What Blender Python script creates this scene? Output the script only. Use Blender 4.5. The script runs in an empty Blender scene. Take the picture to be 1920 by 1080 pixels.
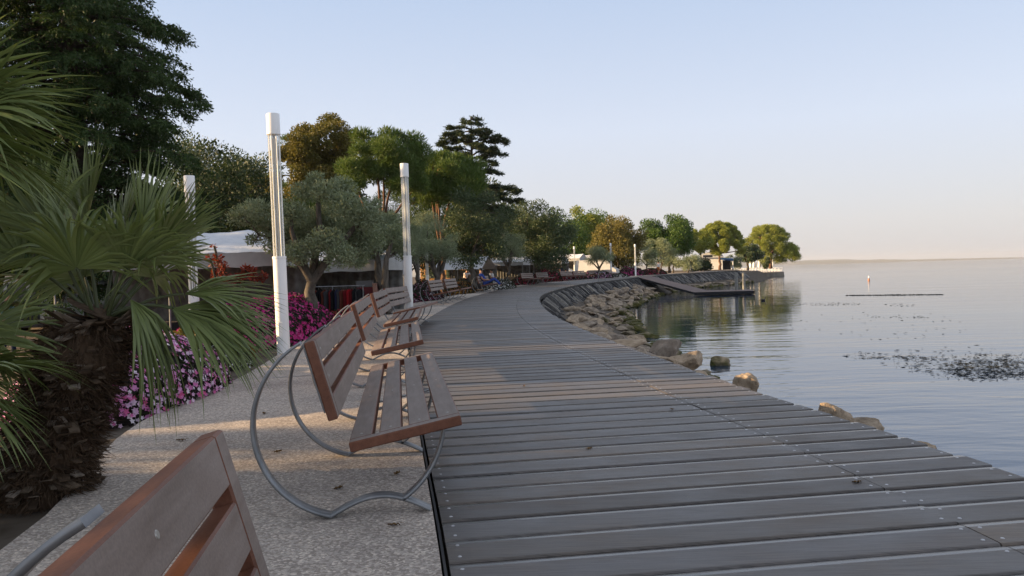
import bpy, math, random
import numpy as np
from mathutils import Vector, Matrix
PI = math.pi
R_ = math.radians
scene = bpy.context.scene
COL = scene.collection

# ------------------------------------------------------------------ camera, sky, sun, exposure
F_PX, PITCH, ROLL, EYE, SL = 1480.0, R_(1.14), R_(1.6), 1.25, 0.0037
ZW = -1.6                                     # lake level
r0 = Vector((1, 0, 0)); u0 = Vector((0, math.sin(PITCH), math.cos(PITCH))); fw = Vector((0, math.cos(PITCH), -math.sin(PITCH)))
rc = math.cos(ROLL) * r0 - math.sin(ROLL) * u0
uc = math.sin(ROLL) * r0 + math.cos(ROLL) * u0
cd = bpy.data.cameras.new('camera'); cam = bpy.data.objects.new('camera', cd); COL.objects.link(cam)
m = Matrix.Identity(4)
for i in range(3):
    m[i][0] = rc[i]; m[i][1] = uc[i]; m[i][2] = -fw[i]
m[0][3], m[1][3], m[2][3] = 0, 0, EYE
cam.matrix_world = m
cd.sensor_width = 36; cd.lens = F_PX / 1920 * 36; cd.clip_start = 0.05; cd.clip_end = 30000
scene.camera = cam

SUN_EL, SUN_AZ = R_(13.0), R_(-91.0)            # azimuth measured from +Y towards +X: the sun stands to the left
world = bpy.data.worlds.new('World'); scene.world = world; world.use_nodes = True
nt = world.node_tree; nt.nodes.clear()
sky = nt.nodes.new('ShaderNodeTexSky'); sky.sky_type = 'NISHITA'; sky.sun_disc = False
sky.sun_elevation = SUN_EL; sky.sun_rotation = SUN_AZ; sky.air_density = 1.0; sky.dust_density = 1.6; sky.ozone_density = 1.0
tc = nt.nodes.new('ShaderNodeTexCoord'); sp = nt.nodes.new('ShaderNodeSeparateXYZ')
nt.links.new(tc.outputs['Generated'], sp.inputs[0])
ramp = nt.nodes.new('ShaderNodeValToRGB')
nt.links.new(sp.outputs['Z'], ramp.inputs[0])
for e, (p, c) in zip([ramp.color_ramp.elements[0], ramp.color_ramp.elements[1]] + [ramp.color_ramp.elements.new(q) for q in (.05, .17, .34, .55)],
                     [(0, (5.7, 5.6, 5.8, 1)), (1, (9.5, 9.6, 10.2, 1)), (.05, (6.1, 6.0, 6.3, 1)), (.17, (6.0, 6.5, 7.7, 1)), (.34, (4.4, 5.4, 7.2, 1)), (.55, (8.0, 8.5, 9.8, 1))]):
    e.position = p; e.color = c
mixs = nt.nodes.new('ShaderNodeMix'); mixs.data_type = 'RGBA'; mixs.inputs[0].default_value = 0.8
nt.links.new(sky.outputs[0], mixs.inputs[6]); nt.links.new(ramp.outputs[0], mixs.inputs[7])
bg = nt.nodes.new('ShaderNodeBackground'); bg.inputs[1].default_value = 0.0502
out = nt.nodes.new('ShaderNodeOutputWorld')
nt.links.new(mixs.outputs[2], bg.inputs[0]); nt.links.new(bg.outputs[0], out.inputs[0])

sd = bpy.data.lights.new('sun', 'SUN'); sd.energy = 5.0; sd.angle = R_(0.55); sd.color = (1.0, 0.68, 0.36)
sun = bpy.data.objects.new('sun', sd); COL.objects.link(sun)
sdir = Vector((math.sin(SUN_AZ) * math.cos(SUN_EL), math.cos(SUN_AZ) * math.cos(SUN_EL), math.sin(SUN_EL)))
sun.rotation_euler = sdir.to_track_quat('Z', 'Y').to_euler(); sun.location = sdir * 100
vs = scene.view_settings
scene.display_settings.display_device = 'sRGB'
vs.view_transform = 'Standard'; vs.look = 'None'; vs.exposure = 1.43; vs.gamma = 1.0

# ------------------------------------------------------------------ helpers
def ray(px, py): return rc * (px - 960) + uc * (540 - py) + fw * F_PX
def at(px, py, Y):
    d = ray(px, py); return Vector((0, 0, EYE)) + d * (Y / d.y)
def gnd(px, py, h=0.0, s=SL):
    d = ray(px, py); return Vector((0, 0, EYE)) + d * ((h - EYE) / (d.z - s * d.y))
def gz(y): return SL * y

def link(name, me, mat, parent=None):
    o = bpy.data.objects.new(name, me); COL.objects.link(o)
    if mat is not None:
        for mm in (mat if isinstance(mat, (list, tuple)) else [mat]): me.materials.append(mm)
    if parent is not None: o.parent = parent
    return o
def tag(o, label=None, cat=None, group=None, kind=None):
    if label: o['label'] = label
    if cat: o['category'] = cat
    if group: o['group'] = group
    if kind: o['kind'] = kind
    return o
def empty(name, loc=(0, 0, 0), rz=0, label=None, cat=None, group=None):
    o = bpy.data.objects.new(name, None); COL.objects.link(o); o.location = loc; o.rotation_euler = (0, 0, rz)
    o.empty_display_size = .2
    return tag(o, label, cat, group)
def dup(o, loc=None, rz=None, label=None, parent=None, scale=None):
    c = o.copy(); COL.objects.link(c)
    if parent is not None: c.parent = parent
    if loc is not None: c.location = loc
    if rz is not None: c.rotation_euler = (0, 0, rz)
    if scale is not None: c.scale = scale
    if label: c['label'] = label
    for ch in list(o.children): dup(ch, parent=c)
    return c

def np_mesh(name, V, Fq, mat, parent=None, smooth=False):
    """V (n,3), Fq (m,k) all faces with k corners"""
    V = np.asarray(V, np.float32); Fq = np.asarray(Fq, np.int32)
    me = bpy.data.meshes.new(name); k = Fq.shape[1]
    me.vertices.add(len(V)); me.vertices.foreach_set('co', V.ravel())
    me.loops.add(Fq.size); me.loops.foreach_set('vertex_index', Fq.ravel())
    me.polygons.add(len(Fq)); me.polygons.foreach_set('loop_start', np.arange(0, Fq.size, k, dtype=np.int32))
    me.polygons.foreach_set('use_smooth', np.full(len(Fq), smooth))
    me.update(calc_edges=True)
    return link(name, me, mat, parent)

class MB:
    def __init__(s): s.v = []; s.f = []; s.mi = []; s.sm = []
    def add(s, vs_, fs, mi=0, sm=False, M=None):
        b = len(s.v)
        for v in vs_:
            v = Vector(v); s.v.append(tuple(M @ v if M is not None else v))
        for i, f in enumerate(fs):
            s.f.append(tuple(b + q for q in f)); s.mi.append(mi[i] if isinstance(mi, list) else mi); s.sm.append(sm)
    def box(s, c, d, M=None, mi=0, bev=0.0, rz=0, top=None):
        x, y, z = d[0] / 2, d[1] / 2, d[2] / 2
        L = Matrix.Translation(Vector(c)) @ Matrix.Rotation(rz, 4, 'Z')
        if M is not None: L = M @ L
        if bev <= 0:
            vv = [(a * x, b * y, e * z) for a in (-1, 1) for b in (-1, 1) for e in (-1, 1)]
            ff = [(0, 1, 3, 2), (4, 6, 7, 5), (0, 4, 5, 1), (2, 3, 7, 6), (0, 2, 6, 4), (1, 5, 7, 3)]
            mm = mi if top is None else [mi] * 5 + [top]
            s.add(vv, ff, mm, False, L)
        else:
            # chamfered box from eight corners, each split in three
            vv = []; idx = {}
            for a in (-1, 1):
                for b in (-1, 1):
                    for e in (-1, 1):
                        for ax in range(3):
                            p = [a * x, b * y, e * z]
                            for q in range(3):
                                if q != ax: p[q] -= math.copysign(bev, p[q])
                            idx[(a, b, e, ax)] = len(vv); vv.append(p)
            ff = []; mm = []
            tm = mi if top is None else top
            for sgn in (-1, 1):
                q = [idx[(sgn, b, e, 0)] for b, e in ((-1, -1), (1, -1), (1, 1), (-1, 1))]; ff.append(q if sgn > 0 else q[::-1]); mm.append(mi)
                q = [idx[(a, sgn, e, 1)] for a, e in ((-1, -1), (-1, 1), (1, 1), (1, -1))]; ff.append(q if sgn > 0 else q[::-1]); mm.append(mi)
                q = [idx[(a, b, sgn, 2)] for a, b in ((-1, -1), (1, -1), (1, 1), (-1, 1))]; ff.append(q if sgn > 0 else q[::-1]); mm.append(tm if sgn > 0 else mi)
            for a in (-1, 1):
                for b in (-1, 1):
                    ff.append([idx[(a, b, -1, 0)], idx[(a, b, 1, 0)], idx[(a, b, 1, 1)], idx[(a, b, -1, 1)]]); mm.append(mi)
                    ff.append([idx[(a, -1, b, 0)], idx[(a, 1, b, 0)], idx[(a, 1, b, 2)], idx[(a, -1, b, 2)]]); mm.append(mi)
                    ff.append([idx[(-1, a, b, 1)], idx[(1, a, b, 1)], idx[(1, a, b, 2)], idx[(-1, a, b, 2)]]); mm.append(mi)
                    for e in (-1, 1): ff.append([idx[(a, b, e, 0)], idx[(a, b, e, 1)], idx[(a, b, e, 2)]]); mm.append(mi)
            s.add(vv, ff, mm, False, L)
    def sweep(s, pts, sec, mi=0, sm=True, closed=False, side=None, cap=True):
        """sweep a section [(a,b)] or per-point function over points; a along side, b along normal"""
        pts = [Vector(p) for p in pts]; n = len(pts); rings = []
        for i, p in enumerate(pts):
            t = (pts[min(i + 1, n - 1)] - pts[max(i - 1, 0)])
            if closed: t = pts[(i + 1) % n] - pts[i - 1]
            t.normalize()
            sd_ = Vector(side) if side is not None else (Vector((0, 0, 1)) if abs(t.z) < .9 else Vector((1, 0, 0)))
            a = (sd_ - t * sd_.dot(t)).normalized(); b = t.cross(a)
            sc = sec(i) if callable(sec) else sec
            rings.append([p + a * q[0] + b * q[1] for q in sc])
        k = len(rings[0]); vv = [v for r in rings for v in r]; ff = []
        for i in range(n - 1 if not closed else n):
            j = (i + 1) % n
            for q in range(k):
                ff.append((i * k + q, i * k + (q + 1) % k, j * k + (q + 1) % k, j * k + q))
        s.add(vv, ff, mi, sm)
        if cap and not closed:
            s.add(rings[0], [tuple(range(k))[::-1]], mi); s.add(rings[-1], [tuple(range(k))], mi)
    def tube(s, pts, rad, n=8, mi=0, sm=True, cap=True):
        def sc(i):
            r = rad[i] if isinstance(rad, (list, tuple)) else rad
            return [(r * math.cos(2 * PI * q / n), r * math.sin(2 * PI * q / n)) for q in range(n)]
        s.sweep(pts, sc, mi, sm, cap=cap)
    def disc(s, c, r, h, n=10, mi=0, M=None):
        vv = [(c[0] + r * math.cos(2 * PI * q / n), c[1] + r * math.sin(2 * PI * q / n), c[2]) for q in range(n)]
        vv += [(c[0] + r * .8 * math.cos(2 * PI * q / n), c[1] + r * .8 * math.sin(2 * PI * q / n), c[2] + h) for q in range(n)]
        ff = [tuple(range(n, 2 * n))] + [(q, (q + 1) % n, n + (q + 1) % n, n + q) for q in range(n)]
        s.add(vv, ff, mi, False, M)
    def quad(s, a, b, c, d, mi=0): s.add([a, b, c, d], [(0, 1, 2, 3)], mi)
    def build(s, name, mat, parent=None):
        me = bpy.data.meshes.new(name); me.from_pydata(s.v, [], s.f); me.update()
        me.polygons.foreach_set('material_index', np.array(s.mi, np.int32)); me.polygons.foreach_set('use_smooth', np.array(s.sm, bool))
        return link(name, me, mat, parent)

# ------------------------------------------------------------------ materials
def mat(name, col=(.5, .5, .5), rough=.6, spec=.4, metal=0.0):
    mm = bpy.data.materials.new(name); mm.use_nodes = True
    b = mm.node_tree.nodes['Principled BSDF']
    b.inputs['Base Color'].default_value = (*col, 1); b.inputs['Roughness'].default_value = rough
    b.inputs['Specular IOR Level'].default_value = spec; b.inputs['Metallic'].default_value = metal
    return mm
def N(mm, t, **kw):
    n = mm.node_tree.nodes.new(t)
    for k, v in kw.items():
        if k in ('inp',):
            for a, b in v.items(): n.inputs[a].default_value = b
        else: setattr(n, k, v)
    return n
def lk(mm, a, b): mm.node_tree.links.new(a, b)
def B(mm): return mm.node_tree.nodes['Principled BSDF']
def ramp_node(mm, stops):
    n = N(mm, 'ShaderNodeValToRGB'); el = n.color_ramp.elements
    while len(el) < len(stops): el.new(.5)
    for e, (p, c) in zip(el, stops): e.position = p; e.color = (*c, 1)
    return n
def noise(mm, scale, detail=4, vec=None, rough=.55, dist=0.0):
    n = N(mm, 'ShaderNodeTexNoise', inp={'Scale': scale, 'Detail': detail, 'Roughness': rough, 'Distortion': dist})
    if vec is not None: lk(mm, vec, n.inputs['Vector'])
    return n
def objco(mm, scale=(1, 1, 1), kind='Object', rot=(0, 0, 0)):
    t = N(mm, 'ShaderNodeTexCoord'); mp = N(mm, 'ShaderNodeMapping'); mp.inputs['Scale'].default_value = scale; mp.inputs['Rotation'].default_value = rot
    lk(mm, t.outputs[kind], mp.inputs[0]); return mp.outputs[0]
def mixc(mm, f, a, b, typ='MIX'):
    n = N(mm, 'ShaderNodeMix', data_type='RGBA', blend_type=typ)
    for s, v in ((0, f), (6, a), (7, b)):
        if isinstance(v, (int, float)): n.inputs[s].default_value = v
        elif isinstance(v, tuple): n.inputs[s].default_value = (*v, 1)
        else: lk(mm, v, n.inputs[s])
    return n.outputs[2]
def bump(mm, h, strength, dist=.01):
    n = N(mm, 'ShaderNodeBump', inp={'Strength': strength, 'Distance': dist}); lk(mm, h, n.inputs['Height'])
    lk(mm, n.outputs[0], B(mm).inputs['Normal']); return n
def math_(mm, op, a, b=None):
    n = N(mm, 'ShaderNodeMath', operation=op)
    for i, v in enumerate((a, b)):
        if v is None: continue
        if isinstance(v, (int, float)): n.inputs[i].default_value = v
        else: lk(mm, v, n.inputs[i])
    return n.outputs[0]

def leaf_mat(name, c1, c2, c3=None, trans=.3, clump=1.2, rough=.55, spec=.25):
    """leaf colours differ from leaf to leaf and slowly from clump to clump"""
    mm = mat(name, c1, rough, spec)
    g = N(mm, 'ShaderNodeNewGeometry')
    col = mixc(mm, g.outputs['Random Per Island'], c1, c2)
    n = noise(mm, clump, 2, objco(mm)); rr = ramp_node(mm, [(.38, (0, 0, 0)), (.66, (1, 1, 1))]); lk(mm, n.outputs[0], rr.inputs[0])
    col = mixc(mm, math_(mm, 'MULTIPLY', rr.outputs[0], .65), col, c3 or c2)
    lk(mm, col, B(mm).inputs['Base Color'])
    tr = N(mm, 'ShaderNodeBsdfTranslucent'); lk(mm, mixc(mm, 1.0, col, (1.0, 1.0, .55), 'MULTIPLY'), tr.inputs[0])
    mx = N(mm, 'ShaderNodeMixShader'); mx.inputs[0].default_value = trans
    lk(mm, B(mm).outputs[0], mx.inputs[1]); lk(mm, tr.outputs[0], mx.inputs[2])
    lk(mm, mx.outputs[0], mm.node_tree.nodes['Material Output'].inputs[0])
    return mm
def bark_mat(name, c1, c2, sc=7):
    mm = mat(name, c1, .9, .15)
    n = noise(mm, sc, 6, objco(mm, (1, 1, .3)), .7, .6); rr = ramp_node(mm, [(.3, c1), (.7, c2)]); lk(mm, n.outputs[0], rr.inputs[0])
    lk(mm, rr.outputs[0], B(mm).inputs['Base Color']); bump(mm, n.outputs[0], .9, .04); return mm
def vary(name, c1, c2, sc=3, rough=.6, spec=.3, bstr=0.0, bd=.01, det=4, vec=(1, 1, 1), metal=0):
    mm = mat(name, c1, rough, spec, metal)
    n = noise(mm, sc, det, objco(mm, vec)); rr = ramp_node(mm, [(.32, c1), (.68, c2)]); lk(mm, n.outputs[0], rr.inputs[0])
    lk(mm, rr.outputs[0], B(mm).inputs['Base Color'])
    if bstr: bump(mm, n.outputs[0], bstr, bd)
    return mm

M_white = vary('white_enamel', (.80, .80, .78), (.86, .86, .85), 2.5, .38, .4)
M_steel = vary('galvanised_steel', (.17, .18, .19), (.27, .28, .29), 9, .42, .5, metal=.55)
M_black = mat('black_metal', (.012, .012, .014), .5)
M_dark = mat('dark_interior', (.012, .012, .014), .8)
M_rubber = mat('tyre_rubber', (.015, .015, .015), .8)
M_glassdark = mat('dark_window', (.01, .012, .015), .06, .6)
M_vanwhite = vary('van_paint', (.55, .55, .54), (.62, .62, .61), 1.5, .35, .4)
M_canvas = vary('white_canvas', (.60, .62, .66), (.72, .74, .77), 1.8, .8, .1, .35, .12)
M_valance = vary('grey_canvas', (.30, .30, .29), (.38, .38, .37), 2, .85, .1)
M_skin = mat('skin', (.35, .19, .12), .6); M_hair = mat('hair', (.01, .008, .006), .7)

# timber of the deck: every plank its own tint, grain along the plank
M_deck = mat('grey_deck_timber', (.08, .08, .085), .48, .42)
_g = N(M_deck, 'ShaderNodeNewGeometry')
_r1 = ramp_node(M_deck, [(0, (.064, .058, .055)), (.25, (.100, .086, .074)), (.5, (.088, .083, .082)), (.75, (.114, .105, .099)), (.9, (.132, .108, .087)), (1, (.10, .097, .100))]); lk(M_deck, _g.outputs['Random Per Island'], _r1.inputs[0])
_n = noise(M_deck, 3, 6, objco(M_deck, (1.6, 60, 8)), .65); _n2 = noise(M_deck, 1.7, 5, objco(M_deck, (1, 2.2, 1)), .6)
_r2 = ramp_node(M_deck, [(.30, (.50, .50, .50)), (.5, (.98, .98, .98)), (.72, (1.42, 1.38, 1.33))]); lk(M_deck, _n.outputs[0], _r2.inputs[0])
_r3 = ramp_node(M_deck, [(.30, (.70, .71, .75)), (.5, (1, 1, 1)), (.72, (1.35, 1.28, 1.2))]); lk(M_deck, _n2.outputs[0], _r3.inputs[0])
_c = mixc(M_deck, 1.0, mixc(M_deck, 1.0, _r1.outputs[0], _r2.outputs[0], 'MULTIPLY'), _r3.outputs[0], 'MULTIPLY')
lk(M_deck, _c, B(M_deck).inputs['Base Color']); bump(M_deck, _n.outputs[0], .35, .004)
_rr = ramp_node(M_deck, [(.3, (.36, .36, .36)), (.7, (.62, .62, .62))]); lk(M_deck, _n2.outputs[0], _rr.inputs[0]); lk(M_deck, _rr.outputs[0], B(M_deck).inputs['Roughness'])

# exposed aggregate of the path
M_path = mat('exposed_aggregate', (.3, .3, .3), .85, .2)
_oc = objco(M_path)
_v = N(M_path, 'ShaderNodeTexVoronoi', inp={'Scale': 78.0}); lk(M_path, _oc, _v.inputs['Vector'])
_vr = ramp_node(M_path, [(0, (.29, .262, .238)), (.35, (.345, .32, .30)), (.6, (.44, .415, .395)), (.86, (.52, .48, .44)), (1, (.70, .66, .61))])
_hs = N(M_path, 'ShaderNodeSeparateColor'); lk(M_path, _v.outputs['Color'], _hs.inputs[0]); lk(M_path, _hs.outputs[0], _vr.inputs[0])
_pn = noise(M_path, .9, 5, _oc); _pr = ramp_node(M_path, [(.25, (.66, .64, .63)), (.5, (1.02, .98, .94)), (.75, (1.22, 1.15, 1.07))]); lk(M_path, _pn.outputs[0], _pr.inputs[0])
_fn = noise(M_path, 130, 2, _oc); _fr = ramp_node(M_path, [(.3, (.8, .79, .78)), (.7, (1.18, 1.16, 1.13))]); lk(M_path, _fn.outputs[0], _fr.inputs[0])
lk(M_path, mixc(M_path, 1.0, mixc(M_path, 1.0, _vr.outputs[0], _pr.outputs[0], 'MULTIPLY'), _fr.outputs[0], 'MULTIPLY'), B(M_path).inputs['Base Color'])
bump(M_path, math_(M_path, 'ADD', _v.outputs['Distance'], _fn.outputs[0]), .4, .006)

M_soil = vary('soil_and_gravel', (.07, .055, .04), (.14, .12, .10), 3, .95, .1, .5, .03, 8)
# bench timber: faded faces and red-brown edges
def bench_timber(name, c1, c2):
    mm = mat(name, c1, .55, .3)
    n = noise(mm, 5, 6, objco(mm, (7, .8, 7))); rr = ramp_node(mm, [(.3, c1), (.7, c2)]); lk(mm, n.outputs[0], rr.inputs[0])
    n2 = noise(mm, 2.2, 4, objco(mm)); r2 = ramp_node(mm, [(.3, (.85, .84, .83)), (.7, (1.12, 1.12, 1.13))]); lk(mm, n2.outputs[0], r2.inputs[0])
    n3 = noise(mm, 160, 2, objco(mm)); r3 = ramp_node(mm, [(.35, (.9, .9, .9)), (.65, (1.08, 1.08, 1.08))]); lk(mm, n3.outputs[0], r3.inputs[0])
    lk(mm, mixc(mm, 1.0, mixc(mm, 1.0, rr.outputs[0], r2.outputs[0], 'MULTIPLY'), r3.outputs[0], 'MULTIPLY'), B(mm).inputs['Base Color']); bump(mm, n3.outputs[0], .15, .002); return mm
M_face = bench_timber('faded_bench_timber', (.165, .125, .103), (.225, .182, .158))
M_edge = bench_timber('red_bench_timber', (.125, .050, .030), (.175, .074, .043))

M_stone = mat('boulder_stone', (.3, .25, .2), .88, .2)
_oc = objco(M_stone); _sn = noise(M_stone, 2.6, 8, _oc, .65); _sr = ramp_node(M_stone, [(.28, (.15, .125, .10)), (.5, (.33, .28, .225)), (.75, (.50, .44, .37))]); lk(M_stone, _sn.outputs[0], _sr.inputs[0])
_oi = N(M_stone, 'ShaderNodeObjectInfo'); _ot = ramp_node(M_stone, [(0, (.72, .70, .70)), (.5, (1, .95, .88)), (1, (1.22, 1.1, .95))]); lk(M_stone, _oi.outputs['Random'], _ot.inputs[0])
_sc = mixc(M_stone, 1.0, _sr.outputs[0], _ot.outputs[0], 'MULTIPLY')
_ge = N(M_stone, 'ShaderNodeNewGeometry'); _sz = N(M_stone, 'ShaderNodeSeparateXYZ'); lk(M_stone, _ge.outputs['Position'], _sz.inputs[0])
_mn = noise(M_stone, 1.3, 4, _ge.outputs['Position'])
_h = math_(M_stone, 'ADD', math_(M_stone, 'SUBTRACT', _sz.outputs['Z'], ZW), math_(M_stone, 'MULTIPLY', math_(M_stone, 'SUBTRACT', _mn.outputs[0], .5), -1.6))
_mr = ramp_node(M_stone, [(.10, (1, 1, 1)), (.42, (0, 0, 0))]); lk(M_stone, _h, _mr.inputs[0])
_mc = ramp_node(M_stone, [(.3, (.035, .040, .012)), (.7, (.11, .10, .025))]); lk(M_stone, _sn.outputs[0], _mc.inputs[0])
lk(M_stone, mixc(M_stone, _mr.outputs[0], _sc, _mc.outputs[0]), B(M_stone).inputs['Base Color']); bump(M_stone, _sn.outputs[0], .9, .06)

M_slab = mat('dark_wall_stone', (.1, .1, .1), .85, .25)
_ge = N(M_slab, 'ShaderNodeNewGeometry'); _sr = ramp_node(M_slab, [(0, (.045, .045, .048)), (.55, (.095, .093, .095)), (.85, (.17, .165, .16)), (1, (.30, .285, .26))]); lk(M_slab, _ge.outputs['Random Per Island'], _sr.inputs[0])
_sn = noise(M_slab, 5, 6, objco(M_slab)); _s2 = ramp_node(M_slab, [(.3, (.6, .6, .6)), (.7, (1.4, 1.38, 1.32))]); lk(M_slab, _sn.outputs[0], _s2.inputs[0])
lk(M_slab, mixc(M_slab, 1.0, _sr.outputs[0], _s2.outputs[0], 'MULTIPLY'), B(M_slab).inputs['Base Color']); bump(M_slab, _sn.outputs[0], .8, .05)

# lake: dark body, Fresnel mirror, low ripples; rougher wind bands far out
M_water = bpy.data.materials.new('lake_water'); M_water.use_nodes = True
W_ = M_water; W_.node_tree.nodes.remove(B(W_))
_ge = N(W_, 'ShaderNodeNewGeometry')
def _wco(s, rz=0.0):
    mp = N(W_, 'ShaderNodeMapping'); mp.inputs['Scale'].default_value = s; mp.inputs['Rotation'].default_value = (0, 0, rz); lk(W_, _ge.outputs['Position'], mp.inputs[0]); return mp.outputs[0]
_w1 = noise(W_, 1.0, 3, _wco((.45, 1.5, 1), .12), .5, .3); _w2 = noise(W_, 1.0, 2, _wco((2.2, 6.5, 1), -.15), .5, .2); _w3 = noise(W_, 1.0, 2, _wco((.10, .32, 1), .25), .5)
_band = noise(W_, 1.0, 3, _wco((.004, .03, 1), .03), .55, .4); _br = ramp_node(W_, [(.42, (.32, .32, .32)), (.60, (1, 1, 1))]); lk(W_, _band.outputs[0], _br.inputs[0])
_h = math_(W_, 'ADD', math_(W_, 'ADD', math_(W_, 'MULTIPLY', _w1.outputs[0], .047), math_(W_, 'MULTIPLY', _w2.outputs[0], .007)), math_(W_, 'MULTIPLY', _w3.outputs[0], .10))
_bp = N(W_, 'ShaderNodeBump', inp={'Distance': 1.0}); lk(W_, _h, _bp.inputs['Height']); lk(W_, math_(W_, 'MULTIPLY', _br.outputs[0], .62), _bp.inputs['Strength'])
_fr = N(W_, 'ShaderNodeFresnel', inp={'IOR': 1.33}); lk(W_, _bp.outputs[0], _fr.inputs['Normal'])
_gl = N(W_, 'ShaderNodeBsdfGlossy', inp={'Roughness': .04}); lk(W_, _bp.outputs[0], _gl.inputs['Normal'])
_df = N(W_, 'ShaderNodeBsdfDiffuse'); _df.inputs[0].default_value = (.012, .040, .090, 1)
_mx = N(W_, 'ShaderNodeMixShader'); lk(W_, math_(W_, 'POWER', _fr.outputs[0], .70), _mx.inputs[0]); lk(W_, _df.outputs[0], _mx.inputs[1]); lk(W_, _gl.outputs[0], _mx.inputs[2])
lk(W_, _mx.outputs[0], W_.node_tree.nodes['Material Output'].inputs[0])

M_clearglass = bpy.data.materials.new('clear_glass'); M_clearglass.use_nodes = True
_t = N(M_clearglass, 'ShaderNodeBsdfTransparent'); _t.inputs[0].default_value = (.92, .94, .94, 1); _g = N(M_clearglass, 'ShaderNodeBsdfGlossy', inp={'Roughness': .05})
_lw = N(M_clearglass, 'ShaderNodeLayerWeight', inp={'Blend': .35}); _mx = N(M_clearglass, 'ShaderNodeMixShader')
lk(M_clearglass, math_(M_clearglass, 'ADD', math_(M_clearglass, 'MULTIPLY', _lw.outputs['Facing'], .35), .06), _mx.inputs[0]); lk(M_clearglass, _t.outputs[0], _mx.inputs[1]); lk(M_clearglass, _g.outputs[0], _mx.inputs[2])
lk(M_clearglass, _mx.outputs[0], M_clearglass.node_tree.nodes['Material Output'].inputs[0])

# ------------------------------------------------------------------ plan of the shore (metres; the camera stands at the origin)
def curve(pts):
    p = np.array(pts, float); y = p[:, 1]; x = p[:, 0]
    d = np.gradient(x, y)
    def f(q):
        q = np.asarray(q, float); i = np.clip(np.searchsorted(y, q) - 1, 0, len(y) - 2)
        h = y[i + 1] - y[i]; t = np.clip((q - y[i]) / h, 0, 1)
        return (2*t**3-3*t**2+1)*x[i] + (t**3-2*t**2+t)*h*d[i] + (-2*t**3+3*t**2)*x[i+1] + (t**3-t**2)*h*d[i+1]
    return f
LX = curve([(.9, -12), (.5, -5), (.12, 0), (-.28, 3.2), (-.72, 6.14), (-1.12, 9), (-1.95, 15), (-2.22, 20), (-2.25, 26), (-2.2, 30), (-1.92, 37), (-1.2, 45), (.39, 57.4), (4.74, 72.1), (10.9, 86), (29.5, 128), (36, 141), (46, 165)])
RX = curve([(3.4, -12), (3.2, -5), (3.05, 0), (2.86, 4.44), (2.7, 5.6), (2.35, 7.6), (2.02, 10.1), (1.67, 13.2), (1.34, 16.8), (1.08, 21.2), (1.0, 25), (1.02, 28.7), (1.48, 38), (2.92, 48), (5.87, 62), (9.42, 73.2), (15.1, 91), (23.7, 109.5), (31.6, 123), (41.5, 141), (52, 165)])
PX = curve([(-1.8, -12), (-2.0, -5), (-2.2, 0), (-2.5, 4), (-3.3, 6.8), (-3.42, 9.6), (-3.92, 13.9), (-4.3, 20), (-4.35, 26), (-4.1, 31), (-3.5, 36), (-2.7, 43), (-1.5, 49), (-.3, 57.4), (3.4, 72), (9.4, 86), (27.5, 128), (34, 141), (44, 165)])
WX = curve([(4.6, -12), (4.5, 0), (4.3, 6), (4.1, 10), (4.3, 14), (4.8, 20), (5.2, 27), (6.2, 40), (7.6, 52), (10.4, 64), (14.5, 80), (20, 95), (28, 112), (35.5, 124), (44, 141), (54, 165)])

# ------------------------------------------------------------------ ground, lake, path, deck
ys = np.concatenate([np.linspace(-12, 40, 70), np.linspace(42, 165, 60)])
cols = []
for y in ys:
    g = gz(y)
    cols.append([(-900, y, -.6 + g * .5), (-60, y, -.62 + g), (PX(y) - 2.2, y, g - .5), (PX(y) - .7, y, g - .10), (PX(y), y, g - .06), (LX(y), y, g - .10), (RX(y) - .3, y, g - .5), (RX(y) + .1, y, g - .6), (WX(y), y, ZW - .12), (WX(y) + 5, y, ZW - 1.5)])
g = gz(165)
for y, rx in ((185, 58), (205, 40), (240, 0), (320, -60), (600, -200), (900, -500)):
    cols.append([(-900, y, 0), (min(-60, rx - 80), y, g - .4), (rx - 40, y, g - .4), (rx - 30, y, g), (rx - 20, y, g), (rx - 10, y, g - .1), (rx - 6, y, g - .3), (rx - 4, y, g - .5), (rx, y, ZW - .12), (rx + 5, y, ZW - 1.5)])
V = [v for c in cols for v in c]; k = 10
Fq = [(i * k + j, i * k + j + 1, (i + 1) * k + j + 1, (i + 1) * k + j) for i in range(len(cols) - 1) for j in range(k - 1)]
tag(np_mesh('ground', V, Fq, M_soil, smooth=True), kind='structure')
tag(np_mesh('lake_water', [(-9000, -3000, ZW), (14000, -3000, ZW), (14000, 16000, ZW), (-9000, 16000, ZW)], [(0, 1, 2, 3)], M_water), kind='structure')

yy = np.concatenate([np.linspace(-10, 30, 60), np.linspace(31, 140, 60)])
V = []; Fq = []
for i, y in enumerate(yy):
    V += [(PX(y) - .02, y, gz(y) - .16), (PX(y), y, gz(y) - .008), (LX(y) - .035, y, gz(y) - .008), (LX(y) - .035, y, gz(y) - .16)]
    if i: a = 4 * (i - 1); Fq += [(a + j, a + j + 1, a + j + 5, a + j + 4) for j in range(3)]
path = tag(np_mesh('path', V, Fq, M_path), kind='structure')
b = MB()
for (x0, y0, x1, y1) in ((-3.40, 9.6, -1.25, 10.35), (-4.3, 21.6, -2.3, 22.1)):
    d = Vector((x1 - x0, y1 - y0)).normalized() * .03
    b.quad((x0 + d.y, y0 - d.x, gz(y0) - .004), (x1 + d.y, y1 - d.x, gz(y1) - .004), (x1 - d.y, y1 + d.x, gz(y1) - .004), (x0 - d.y, y0 + d.x, gz(y0) - .004))
b.build('expansion_joint', vary('pale_mortar', (.36, .34, .32), (.46, .44, .42), 20, .9, .1), path)

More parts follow.
